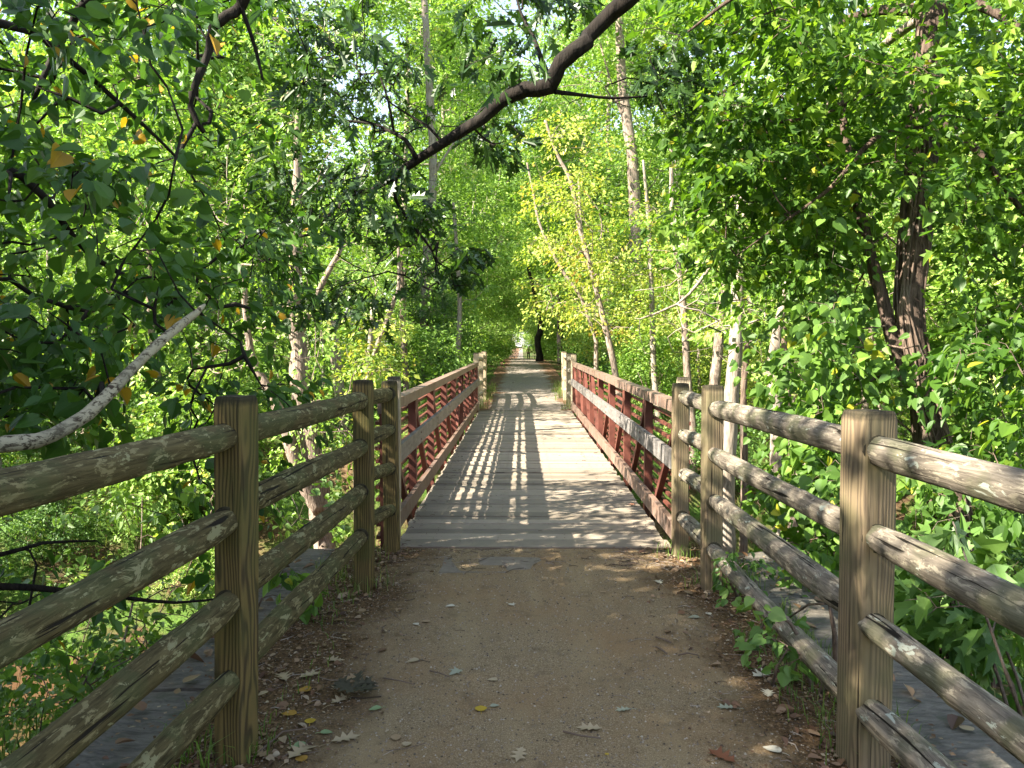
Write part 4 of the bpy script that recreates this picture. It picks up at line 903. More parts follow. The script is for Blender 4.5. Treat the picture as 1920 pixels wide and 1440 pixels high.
# ------------------------------------------------------------------ maple at the right, its sprays sweeping down to the left; ivy on its trunk
g = G(103)
tr = pl([(1850, 1420, 6.0, .24), (1822, 1290, 6.1, .20), (1800, 1130, 6.2, .165), (1780, 960, 6.3, .145), (1758, 870, 6.4, .150), (1738, 780, 6.5, .125), (1722, 700, 6.55, .11), (1704, 590, 6.6, .105), (1712, 480, 6.65, .115), (1722, 380, 6.7, .12), (1734, 250, 6.75, .12), (1745, 60, 6.8, .12), (1770, -200, 6.9, .10), (1800, -500, 7.0, .07)])
st2 = pl([(1740, 790, 6.5, .07), (1690, 690, 6.6, .06), (1655, 560, 6.7, .055), (1622, 440, 6.8, .05), (1598, 340, 7.0, .045), (1575, 180, 7.2, .03)])
A_ = lambda p: [np.append(P(a, b, d), r) for a, b, d, r in p]
l1 = smooth_path(np.vstack(A_([(1748, 20, 6.8, .06), (1640, 20, 7.2, .04), (1540, 60, 7.6, .028), (1420, 130, 8.0, .018), (1300, 210, 8.4, .008)])), 0.15)
l2 = smooth_path(np.vstack(A_([(1738, 190, 6.75, .045), (1660, 150, 6.6, .03), (1560, 210, 6.6, .02), (1450, 230, 6.8, .014), (1360, 225, 7, .007)])), 0.15)
l3 = smooth_path(np.vstack(A_([(1735, 230, 6.75, .04), (1640, 260, 6.2, .025), (1560, 350, 6.2, .016), (1450, 430, 6.4, .009), (1380, 480, 6.6, .005)])), 0.15)
l4 = smooth_path(np.vstack(A_([(1760, -100, 6.85, .06), (1700, -120, 6.0, .04), (1560, -90, 5.6, .028), (1400, -20, 5.6, .016), (1290, 60, 5.8, .008)])), 0.15)
l5 = smooth_path(np.vstack(A_([(1752, -20, 6.8, .05), (1860, 20, 6.4, .035), (1990, 120, 6.0, .02), (2080, 260, 5.8, .01)])), 0.15)
l6 = smooth_path(np.vstack(A_([(1738, 210, 6.75, .04), (1830, 280, 6.6, .03), (1920, 400, 6.4, .02), (2010, 500, 6.3, .01)])), 0.15)
T = frustum_targets(g, 620, [(5, 1420, 2020, -120, 160, 5.2, 9.5), (4, 1360, 1760, 100, 330, 5.8, 9.0), (3.6, 1290, 1560, 180, 420, 6.2, 9.0), (2.0, 1700, 2020, 130, 340, 5.6, 9.0), (1.8, 1800, 2020, 200, 440, 5.8, 9.0), (2.0, 1280, 1480, -80, 90, 6.0, 9.0), (1.7, 1330, 1560, 380, 520, 6.4, 9), (1.6, 1780, 2020, 400, 650, 6.4, 9.0)])
make_tree('maple_tree', 'maple with a dark vine wrapped trunk and sweeping sprays over the grey fence', 'tree', tuple(tr[0][:3]), [tr, st2, l1, l2, l3, l4, l5, l6], T, g, 'leaf_maple', 'bark_vine',
          dict(per=30, length=0.75, width=0.58, size=0.078, tmpl=[T_MAPLE, T_MAPLE2, T_OVATE], tint0=0.5, droop=0.28, flat_=0.28, rare=0.01), dict(seg=0.3, rt=0.003, lift=0.2, wig=0.1), 18, rough=0.05)
# ivy: stems winding up the trunk, leaves in loose curtains
g = G(104); vb = tr[0][:3].copy(); mbv = MB(); nodes = []
for q in range(11):
    ph = g.random() * 6.28; ss = np.linspace(0, int(len(tr) * g.uniform(0.5, 0.75)) - 1, 60); L = []
    for s in ss:
        i = int(s); f = s - i; c = tr[i] * (1 - f) + tr[min(i + 1, len(tr) - 1)] * f; an = ph + s * 0.05 * (1 if q % 2 else -1) + 0.4 * math.sin(s * 0.3 + q)
        L.append([c[0] + math.cos(an) * (c[3] + .015), c[1] + math.sin(an) * (c[3] + .015), c[2]])
    L = np.array(L); nodes.append(np.c_[L, np.full(len(L), .008)]); mbv.tube(L, g.uniform(.006, .014), 5, 0.1)
T = frustum_targets(g, 250, [(3, 1500, 1630, 560, 860, 5.8, 6.8), (2.4, 1440, 1590, 640, 930, 5.8, 7.6), (0.35, 1650, 1740, 600, 800, 6.0, 6.3), (1.6, 1460, 1640, 330, 560, 6.2, 8), (1, 1380, 1560, 360, 700, 7, 9), (0.3, 1690, 1790, 900, 1130, 5.5, 6.0), (.12, 1680, 1760, 300, 520, 6.1, 6.5), (0.9, 1480, 1600, 900, 1180, 5.4, 7)])
A, rad, ch, tips, td = grow([n_ for n_ in nodes], T, g, seg=0.2, rt=0.0025, lift=0.0, wig=0.3)
vr = empty('climbing_ivy', tuple(vb), 'ivy with round bright leaves climbing the dark trunk and hanging beside it', 'vine')
wood(mbv, A, rad, ch, 4); mbv.build('stems', M['bark_brown'], vr, True, vb)
m4 = MB(); sprays(m4, tips, norm(td) * [1, 1, 0.6] + [0, 0, -0.3], 12, 0.5, 0.34, 0.078, T_HEART, g, droop=0.5, tint0=0.5, flat_=0.8, rare=0.02); m4.build('leaves', M['leaf_vine'], vr, False, vb)

# ------------------------------------------------------------------ low growth close to the fences
def near_plant(name, label, base, tgt, per, size, leafm, tmpl, seed, cat='shrub', length=0.3, width=0.3, tint0=0.5, ns=4, **kw):
    g = G(seed); base = np.array([base[0], base[1], float(ground(*base))]); c = tgt.mean(0); Ls = []
    for q in range(ns):
        e = tgt[g.integers(len(tgt))]; m = base * 0.5 + e * 0.5 + g.normal(0, .1, 3)
        Ls.append(smooth_path(np.array([[*(base + g.normal(0, .04, 3) * [1, 1, 0] - [0, 0, .1]), .014], [*m, .009], [*e, .004]]), 0.15))
    return make_tree(name, label, cat, base, Ls, tgt, g, leafm, 'bark_brown', dict(per=per, length=length, width=width, size=size, tmpl=tmpl, tint0=tint0, droop=0.4, flat_=0.4, **kw), dict(seg=0.2, rt=0.0022, lift=0.15, wig=0.15), 6)
ft = frustum_targets
near_plant('maple_sapling', 'young maple with broad dark leaves below the grey rails, by the trunk base', (2.9, 4.2), ft(G(1), 60, [(2, 1690, 1930, 960, 1180, 4.0, 5.4), (1.2, 1690, 1900, 1130, 1290, 4.4, 5.5)]), 9, 0.14, 'leaf_deep', [T_MAPLE, T_MAPLE2], 201, length=.4, width=.4)
near_plant('leafy_shrub', 'shrub with mixed green leaves behind the topmost grey rail, right of the trunk', (4.0, 5.0), ft(G(2), 110, [(2, 1760, 1990, 640, 960, 4.8, 6.8), (1, 1800, 1990, 560, 700, 5.5, 7)]), 18, 0.085, 'leaf_maple', [T_MAPLE2, T_OVATE, T_LONG], 202, length=.45, width=.4, tint0=.4)
near_plant('leafy_shrub', 'bright leaved shrub filling the gap beneath the middle grey rails', (2.6, 5.8), ft(G(3), 80, [(2, 1500, 1600, 840, 1120, 5.0, 6.6), (1, 1410, 1520, 880, 1020, 6.2, 8), (1.2, 1660, 1760, 880, 1180, 5.2, 6.2)]), 16, 0.07, 'leaf_vine', T_HEART, 203, tint0=.5)
near_plant('wild_shrub', 'low shrub of small leaves beyond the stone wall under the mossy rails', (-3.2, 5.6), ft(G(4), 110, [(2, 0, 400, 1120, 1330, 5.0, 8.0), (1.5, 120, 420, 900, 1120, 6.4, 8.5), (1, 480, 680, 860, 1000, 7.2, 9)]), 16, 0.07, 'leaf_bright', T_OVATE, 204, tint0=.4)
near_plant('wild_shrub', 'ferny light green shrub at the water beyond the stone wall', (-4.2, 6.6), ft(G(5), 90, [(2, -40, 260, 1170, 1330, 5.2, 7.4), (1, 100, 420, 1050, 1250, 7, 9)]), 20, 0.05, 'leaf_bright', T_OVATE, 205, tint0=.35)
near_plant('wild_shrub', 'leafy thicket low in the corner below the lowest mossy rails', (-3.0, 4.2), ft(G(9), 90, [(2, -80, 200, 1230, 1440, 4.2, 6.4), (1, 150, 330, 1180, 1330, 5, 7)]), 18, 0.055, 'leaf_deep', T_OVATE, 209, tint0=.55)
near_plant('oak_seedling', 'small seedling with bright leaves poking through the lowest mossy rails', (-1.46, 4.3), ft(G(6), 9, [(1, 500, 590, 1070, 1130, 4.2, 4.5)]), 6, 0.08, 'leaf_vine', T_OVATE, 206, cat='seedling', length=.16, width=.16, ns=2)
near_plant('wild_plant', 'trailing plant with heart shaped leaves under the lowest grey rail', (1.42, 3.5), ft(G(7), 26, [(1, 1395, 1500, 1130, 1270, 3.2, 4.2)]), 6, 0.05, 'leaf_deep', T_HEART, 207, cat='plant', length=.14, width=.14, ns=5, tint0=.6)
near_plant('wild_plant', 'leafy weeds growing between the grey posts at the edge of the wall', (1.46, 4.9), ft(G(8), 22, [(1, 1345, 1440, 1040, 1120, 4.2, 5.2)]), 8, 0.045, 'leaf_deep', T_OVATE, 208, cat='plant', length=.16, width=.16, ns=5)

# hanging bare bough in the gap at the right, and the tangle of dead twigs
g = G(105); b0 = P(1420, 380, 9.0)
bough = pl([(1440, 330, 9, .03), (1385, 420, 9, .028), (1345, 480, 9, .024), (1310, 530, 9, .020), (1270, 570, 9, .014), (1200, 598, 9, .007)])
bough2 = pl([(1338, 488, 9, .012), (1290, 505, 9, .01), (1255, 535, 9, .006), (1190, 545, 9, .004)])
far_ = pl([(1440, 330, 9, .03), (1520, 230, 8.6, .035), (1640, 100, 8.0, .04), (1745, 20, 6.9, .05)])
rt_ = empty('hanging_bough', tuple(bough[0][:3]), 'bare grey bough slanting down in front of the sunlit stems', 'branch'); mb = MB()
T = ft(g, 60, [(1, 1150, 1420, 500, 680, 8.5, 10), (.6, 1340, 1560, 560, 700, 8, 10)])
A, rad, ch, tips, td = grow([bough, bough2], T, g, seg=.3, rt=.0028, lift=0, wig=.25); limb_mesh(mb, bough, 8); limb_mesh(mb, bough2, 6); limb_mesh(mb, far_, 8); wood(mb, A, rad, ch, 4)
mb.build('bough', M['bark_grey'], rt_, True, bough[0][:3])

# ------------------------------------------------------------------ tall trees out of the picture, behind and left: their shade lies on the trail
SH = [('maple', -5.4, -3.2, .82), ('maple', -5.6, -1.3, .84), ('maple', -5.6, .5, .82), ('maple', -6.1, 1.6, .74), ('maple', -8.0, -4.6, 1.05), ('maple', -8.3, -2.3, 1.0), ('deep', -8.0, -.1, 1.1), ('maple', -8.2, 1.5, .92), ('maple', -10.3, .2, 1.08), ('oak', -12.5, -1.0, .74), ('oak', -12.0, -6.2, .8), ('deep', -12.2, -3.6, 1.18), ('oak', -15.5, -6.5, .95), ('deep', -10.2, -7.5, 1.1), ('maple', -3.6, -3.6, .6), ('oak', -16.5, -2.5, .95), ('maple', -7.0, -.9, .95), ('maple', -6.8, -3.9, .95)]
for (k_, x, y, s) in SH: place(k_, x, y, s, label=None)

# ------------------------------------------------------------------ ground cover, litter, grit
def sheet_points(g, n, x0, x1, y0, y1): return g.uniform(x0, x1, n), g.uniform(y0, y1, n)
g = G(301); mb = MB(); n = 26000
y = 1.6 + 4.4 * g.random(n) ** 1.2; x = BX + g.uniform(-1.4, 1.4, n); z = trail_surface(x, y); s = 0.0022 + 0.0045 * g.random(n) ** 3
O = np.array([[1, 0, 0], [0, 1, 0], [-1, 0, 0], [0, -1, 0], [0, 0, 0.8], [0, 0, -0.3]], float); Fq = np.array([[0, 1, 4], [1, 2, 4], [2, 3, 4], [3, 0, 4]])
a = g.random(n) * 6.28; V = O[None] * s[:, None, None] * g.uniform(0.6, 1.4, (n, 6, 1)); ca, sa = np.cos(a)[:, None], np.sin(a)[:, None]
V = np.stack([V[..., 0] * ca - V[..., 1] * sa, V[..., 0] * sa + V[..., 1] * ca, V[..., 2]], -1) + np.stack([x, y, z + 0.0005], -1)[:, None]
mb.v.append(V.reshape(-1, 3)); mb.t.append(np.repeat(g.random(n), 6)); mb.n = n * 6; mb.f[3] = [(np.arange(n)[:, None, None] * 6 + Fq[None]).reshape(-1, 3)]
tag(mb.build('grit', M['grit']), 'loose grit and small stones scattered over the near path', 'gravel', kind='stuff')

def litter(n, x0, x1, y0, y1, size, seed, tmpl, name, label, wt=None, zf=trail_surface, mat='leaf_dry', lift=0.006):
    g = G(seed); x, y = sheet_points(g, n, x0, x1, y0, y1)
    if wt is not None: k = g.random(n) < wt(x, y); x, y = x[k], y[k]
    n = len(x); z = zf(x, y) + lift + g.random(n) * 0.012; pos = np.stack([x, y, z], -1)
    d = np.c_[g.normal(0, 1, (n, 2)), g.normal(0, .12, n)]; nn = np.c_[g.normal(0, .28, (n, 2)), np.ones(n)]
    mb = MB(); put_leaves(mb, pos, d, nn, size * np.clip(g.normal(1, .35, n), .3, 2), tmpl, np.clip(g.beta(1.6, 1.8, n), 0, 1)); return tag(mb.build(name, M[mat]), label, 'leaf litter', kind='stuff')
edgew = lambda x, y: np.clip((np.abs(x - BX) - 0.55) / 0.7, 0, 1) ** 1.5 + 0.25 * (np.abs(y - 5.6) < 0.3) * (np.abs(x - BX) > 0.6)
litter(15000, BX - 1.45, BX + 1.45, 1.4, 5.9, 0.018, 311, T_TRI, 'leaf_litter', 'crumbled brown leaf litter along both edges of the near path', edgew)
litter(800, BX - 1.45, BX + 1.45, 1.4, 5.9, 0.045, 312, T_OVATE, 'dry_leaves', 'small dry leaves gathered under the fences by the path', edgew)
zg = lambda x, y: ground(x, y) - 0.03
litter(9000, -9, 9, 3.0, 18, 0.07, 313, T_OVATE, 'woodland_litter', 'brown fallen leaves on the banks of the stream', lambda x, y: (np.abs(x - BX) > 2.1) * (zg(x, y) > -2.6) * np.where(x < 0, .25, 1), zg)
litter(7000, -12, 12, 18.2, 60, 0.09, 314, T_TRI, 'woodland_litter', 'fallen leaves on the floor of the wood past the bridge', lambda x, y: np.clip((np.abs(x - BX) - 1.2) / .5, 0.03, 1), zg, lift=0.04)
for (xa, xb, sd_) in ((-1.86, -1.44, 315), (1.50, 1.98, 316)):
    litter(700, xa, xb, 1.0, 6.0, 0.022, sd_, T_TRI, 'leaf_litter', 'crumbled leaves lying on the wing wall', lambda x, y: .25 + .75 * (vnoise(np.stack([x * 3, y * 2, 0 * x], -1)) > .55), lambda x, y: 0 * x - .028, lift=.004)
    litter(70, xa, xb, 1.0, 6.0, 0.07, sd_ + 5, T_OVATE, 'dry_leaves', 'single dry leaves lying on the wing wall', None, lambda x, y: 0 * x - .024, lift=.004)
# twigs
g = G(321); mb = MB()
for q in range(900):
    y = 1.9 + 4 * g.random(); x = BX + g.choice((-1, 1)) * (1.42 - abs(g.normal(0, .35 if q % 6 else .8)));
    if abs(x - BX) > 1.4: continue
    if q % 3 == 0: y = 5.35 + g.random() * .52; x = BX + g.uniform(-1.1, 1.1) if q % 2 else BX + g.uniform(.6, 1.3)
    a = g.random() * 6.28; L = g.uniform(.02, .09) * (1 if q % 5 else 2); z = float(trail_surface(x, y)) + .005
    p = np.array([[x, y, z], [x + math.cos(a) * L / 2, y + math.sin(a) * L / 2, z + g.random() * .008], [x + math.cos(a + .3) * L, y + math.sin(a + .3) * L, z]])
    mb.tube(p, g.uniform(.001, .0028), 3, 0, False, g.random())
for q in range(260):
    y = g.uniform(Y0, 12); s = g.choice((-1, 1)); x = BX + s * (1.07 - abs(g.normal(0, .1 if q % 2 else .6))); a = g.random() * 6.28; L = g.uniform(.015, .06)
    if abs(x - BX) > 1.07: continue
    mb.tube(np.array([[x, y, .009], [x + math.cos(a) * L / 2, y + math.sin(a) * L / 2, .014], [x + math.cos(a) * L, y + math.sin(a) * L, .009]]), g.uniform(.001, .003), 3, 0, False, g.random())
tag(mb.build('twig_litter', M['twig']), 'broken twigs strewn on the path edges and deck', 'twigs', kind='stuff')
# grass
def grass(n, fx, fy, h, seed, label, zf, wt=None, tint0=.5):
    g = G(seed); x, y = g.uniform(*fx, n), g.uniform(*fy, n)
    c = vnoise(np.stack([x * 2.3, y * 2.3, 0 * x + seed], -1)); k = (c > .46); 
    if wt is not None: k &= g.random(n) < wt(x, y)
    x, y, c = x[k], y[k], c[k]; n = len(x); z = zf(x, y) - .01; hh = h * np.clip(g.normal(1, .35, n), .3, 2) * (.5 + c)
    a = g.random(n) * 6.28; b = g.normal(0, .45, (n, 2)); wd = .0022 + .012 * h
    p0 = np.stack([x, y, z], -1); sx = np.stack([np.cos(a), np.sin(a), 0 * a], -1) * wd
    p1 = p0 + np.c_[b * .35, np.ones(n)] * hh[:, None] * .55; p2 = p0 + np.c_[b, np.ones(n) * .85] * hh[:, None]
    V = np.stack([p0 - sx, p0 + sx, p1 + sx * .7, p1 - sx * .7, p2], 1); i = np.arange(n)[:, None] * 5
    mb = MB(); mb.v.append(V.reshape(-1, 3)); mb.n = n * 5; mb.t.append(np.repeat(np.clip(g.normal(tint0, .25, n), 0, 1), 5)); mb.f[4] = [i + np.array([[0, 1, 2, 3]])]; mb.f[3] = [i + np.array([[3, 2, 4]])]
    return tag(mb.build('grass', M['grass']), label, 'grass', kind='stuff')
pz = lambda x, y: trail_surface(x, y)
PP = np.array([L0, L1, L2, L3, L4, R0, R1, R2, R3, R4]); nearpost = lambda x, y: np.clip(1.35 - np.min(np.hypot(x[:, None] - PP[:, 0], y[:, None] - PP[:, 1]), 1) / .16, 0, 1)
grass(16000, (BX - 1.53, BX + 1.43), (1.5, 5.95), .11, 334, 'grass tufts packed round the feet of the near posts', pz, nearpost, .45)
litter(9000, BX - 1.5, BX + 1.42, 1.6, 5.92, .034, 335, T_OVATE, 'dry_leaves', 'dry leaves drifted against the feet of the posts', lambda x, y: .9 * nearpost(x, y) + .16 * (np.abs(x - BX) > 1.0), pz)
grass(14000, (BX - 1.53, BX + 1.5), (2.2, 5.9), .085, 331, 'thin grass tufts at the feet of the near fence posts', pz, lambda x, y: np.clip((np.abs(x - BX) - 1.02) / .3, 0, 1) * np.where(x > 0, .9, .5) )
grass(7000, (BX - 1.7, BX + 1.6), (18.2, 27), .22, 332, 'bright grass tufts beside the far fences', lambda x, y: trail_z(y), lambda x, y: (np.abs(x - BX) > .95 + .1 * np.sin(y * 2)) * (np.abs(x - BX) < 1.9) * 1.0, .62)
grass(60000, (-14, 14), (4, 24), .30, 333, 'rank grass on the low ground by the stream', zg, lambda x, y: (np.abs(x - BX) > 2.4) * (zg(x, y) > -2.75) * np.where(x < 0, .8, .35), .6)
# low leafy ground cover over the woodland floor
g = G(341); n = 9000; x = g.uniform(-1, 1, n); y = 6 + 64 * g.random(n) ** 1.3; x = x * (.75 * y + 3); k = (np.abs(x - BX) > np.where(y < 18, 2.3, 2.2)) & (zg(x, y) > -2.7) & (vnoise(np.stack([x * .4, y * .4, 0 * x], -1)) > .40); x, y = x[k], y[k]
tp = np.stack([x, y, zg(x, y) + .12 + .25 * g.random(len(x))], -1); mb = MB(); sprays(mb, tp, np.c_[g.normal(0, 1, (len(x), 2)), g.random(len(x)) * .6], 12, .5, .5, .085, T_DIAM, g, droop=.1, tint0=.5, flat_=.5)
tag(mb.build('undergrowth', M['leaf_bright']), 'low leafy undergrowth covering the woodland floor', 'undergrowth', kind='stuff')

# ------------------------------------------------------------------ single fallen leaves on the path
def fallen(px, py, size, tmpl, mat, label, rz, name='fallen_leaf', surf=None, curl=0.25, tint=.5):
    size *= .86; p = Pg(px, py, .008); V, Fs = tmpl; V = V.copy(); V[:, 2] = V[:, 2] * .6 + curl * V[:, 0] ** 2 + .25 * curl * (V[:, 1] - .5) ** 2
    mb = MB(); c, s_ = math.cos(rz), math.sin(rz); W = V * size; W[:, 2] -= W[:, 2].min(); W = np.stack([W[:, 0] * c - W[:, 1] * s_, W[:, 0] * s_ + W[:, 1] * c, W[:, 2]], -1)
    mb.v.append(W); mb.n = len(W); mb.t.append(np.full(len(W), tint)); mb.f = {}
    for f in Fs: mb.f.setdefault(len(f), []).append(np.array([f]))
    mb.tube(np.array([[0, 0, .002], [s_ * size * .2, -c * size * .2, .004], [s_ * size * .38, -c * size * .38, .001]]), [.0014, .0012, .001], 3, 0, False, tint)
    z = float(trail_surface(p[0], p[1])) if p[1] < Y0 else .004
    o = mb.build(name, mat); o.location = (p[0], p[1], z + .003); return tag(o, label, 'fallen leaf', 'fallen leaves on the path')
LM = {}
for nm, c in {'yellow': (.50, .34, .03), 'amber': (.42, .24, .04), 'tan': (.42, .33, .20), 'pale': (.60, .55, .42), 'grey': (.33, .34, .24), 'green': (.24, .33, .15), 'buff': (.36, .25, .14), 'red': (.25, .09, .04), 'dark': (.06, .055, .03)}.items():
    LM[nm] = flat(nm + '_fallen_leaf', c, .7, .3, .4)
for (px, py, sz, tm, m, lab, rz) in [
    (902, 1331, .068, T_HEART, 'yellow', 'round bright yellow leaf lying mid path, tip towards the bridge', 0.1),
    (919, 1322, .05, T_OVATE, 'grey', 'grey green leaf just behind the bright yellow leaf', -1.2),
    (715, 1325, .065, T_OVATE, 'green', 'pale green leaf near the dark clump of leaves', 1.9),
    (853, 1137, .07, T_OVATE, 'pale', 'cream leaf lying alone on the left of the path', 1.5),
    (962, 1134, .06, T_MAPLE, 'pale', 'small pale lobed leaf in the middle of the upper path', 0.6),
    (784, 1172, .055, T_OVATE, 'pale', 'curled pale yellow leaf beside a tan leaf', 0.8),
    (806, 1166, .07, T_OVATE, 'buff', 'tan leaf beside the curled pale yellow leaf', 1.3),
    (786, 1237, .075, T_OVATE, 'tan', 'pointed yellowish leaf left of the path centre', 1.9),
    (862, 1256, .08, T_MAPLE, 'grey', 'grey lobed leaf flat on the grit left of centre', 2.4),
    (933, 1273, .06, T_OVATE, 'tan', 'dull yellow leaf flat on the grit at the centre', 1.4),
    (556, 1337, .085, T_OVATE, 'amber', 'amber leaf with bent tip near the mossy post foot', 1.4),
    (581, 1353, .06, T_HEART, 'yellow', 'small yellow leaf below the amber one', 0.2),
    (581, 1292, .075, T_HEART, 'amber', 'brownish yellow leaf among the tan oak leaves', 1.6),
    (620, 1392, .15, T_OAK, 'tan', 'large tan oak leaf with pointed lobes, stalk to the left', -1.0),
    (540, 1425, .18, T_OAK, 'tan', 'large tan oak leaf at the bottom beside the mossy post', -0.4),
    (508, 1418, .15, T_OAK, 'buff', 'brown oak leaf touching the mossy post foot', 1.3),
    (570, 1425, .06, T_HEART, 'amber', 'little gold leaf beside the bottom oak leaf', 0.9),
    (550, 1398, .075, T_OVATE, 'green', 'green leaf on the soil by the mossy post', -1.2),
    (600, 1372, .06, T_OVATE, 'green', 'narrow green leaf pointing right by a thin stalk', -1.4),
    (537, 1276, .15, T_OAK, 'tan', 'tan oak leaf, first of the row along the mossy fence', 0.5),
    (560, 1270, .14, T_OAK, 'tan', 'tan oak leaf, second of the row along the mossy fence', -0.8),
    (640, 1240, .13, T_OAK, 'tan', 'tan oak leaf upright lobes, nearest the path centre of the row', 1.0),
    (680, 1265, .12, T_OAK, 'buff', 'buff oak leaf left of the dark clump of leaves', 2.0),
    (620, 1318, .14, T_OAK, 'tan', 'pale curled oak leaf below the dark clump', -0.6),
    (744, 1387, .07, T_OVATE, 'buff', 'brown leaf paired with a small yellow one low on the path', 0.3),
    (758, 1396, .045, T_HEART, 'tan', 'small yellowish leaf beside the brown one low on the path', -0.7),
    (980, 1398, .12, T_OAK, 'tan', 'grey tan oak leaf at the bottom centre of the path', 2.9),
    (1130, 1367, .13, T_OAK, 'tan', 'tan oak leaf lying across the path near a long twig', 1.4),
    (1183, 1330, .085, T_OAK, 'grey', 'grey green oak leaf right of the path centre', 1.7),
    (1411, 1268, .16, T_OAK, 'pale', 'big crumpled whitish oak leaf near the trailing plant', -1.0),
    (1440, 1308, .12, T_OAK, 'pale', 'whitish torn oak leaf below the crumpled one', -0.3),
    (1380, 1327, .10, T_OAK, 'grey', 'grey dry oak leaf left of the torn whitish one', 1.4),
    (1312, 1156, .08, T_OVATE, 'grey', 'light grey green leaf on the litter below the right fence', 1.5),
    (1332, 1152, .06, T_OVATE, 'pale', 'pale leaf on the litter by the third grey post', 0.3),
    (1137, 1109, .055, T_OVATE, 'buff', 'tan leaf near the deck edge right of centre', 1.2),
    (1380, 1432, .16, T_OAK, 'red', 'curled red brown leaf at the very bottom of the path', 0.6),
    (1139, 1412, .022, T_HEART, 'yellow', 'tiny yellow leaf on the grit near the bottom', 0.3),
    (1466, 1412, .09, T_OVATE, 'pale', 'pale rounded leaf against the right fence foot', 0.9),
    (1240, 1094, .12, T_OAK, 'pale', 'curled pale leaf standing on the litter before the deck', 0.2),
    (1192, 948, .13, T_OAK, 'red', 'crumpled brown leaf caught against the toe plate on the deck', 0.7)]:
    fallen(px, py, sz, tm, LM[m], lab, rz, curl=.5 if 'c' in lab[:8] else .3)
g = G(351); mb = MB(); p = Pg(664, 1300, 0.01); n = 9; pos = np.tile([0., 0, .01], (n, 1)) + g.normal(0, .018, (n, 3)) * [1, 1, .3]; a = np.linspace(-1.4, 2.2, n)
put_leaves(mb, pos + [0, 0, .01], np.stack([np.sin(a) , np.cos(a) * .6, .25 + 0 * a], -1), np.c_[g.normal(0, .3, (n, 2)), np.ones(n)], .12, T_OAK, g.random(n))
o = mb.build('leaf_cluster', LM['dark']); o.location = (p[0], p[1], .006); tag(o, 'fallen oak sprig with dark withered leaves on the path', 'leaf cluster')
def stick(pts, r, label, m='twig'):
    mb = MB(); q = np.array([Pg(a, b, .008) for a, b in pts]); q[:, 2] += .004 + np.array([0, .006] * len(q))[:len(q)]; mb.tube(q, np.linspace(r, r * .6, len(q)), 6, .1, True, .55)
    c = q.mean(0); o = MB(); o = mb.build('twig', M[m], None, True, c); o.location = c; return tag(o, label, 'twig', 'twigs on the path')
stick([(1056, 1373), (1090, 1384), (1127, 1386)], .005, 'long straight twig lying across the path near the bottom')
stick([(720, 1273), (750, 1280), (778, 1285)], .004, 'brown twig beside the pale green leaf')
stick([(806, 1259), (825, 1266), (844, 1271)], .004, 'short dark twig left of the path centre')
stick([(488, 1410), (530, 1376), (570, 1368), (590, 1366)], .004, 'curved thin stalk on the soil by the mossy post')
stick([(1230, 1196), (1245, 1202), (1258, 1206)], .006, 'stubby twig on the right edge of the path')
stick([(1272, 1229), (1290, 1228), (1310, 1230)], .005, 'pale twig lying level on the right edge of the path')
stick([(1230, 1214), (1240, 1221), (1250, 1227)], .006, 'thick broken twig below the stubby one')

# worn threshold slab before the deck
mb = MB(); block(mb, (BX - .66, 5.26, -.08), (BX + .24, 5.66, -.002), .022, 26); tag(mb.build('stone_slab', flat('pale_worn_stone', (.25, .21, .16), .9, .2, .45)), 'flat worn stone sunk in the path before the deck', 'stone')

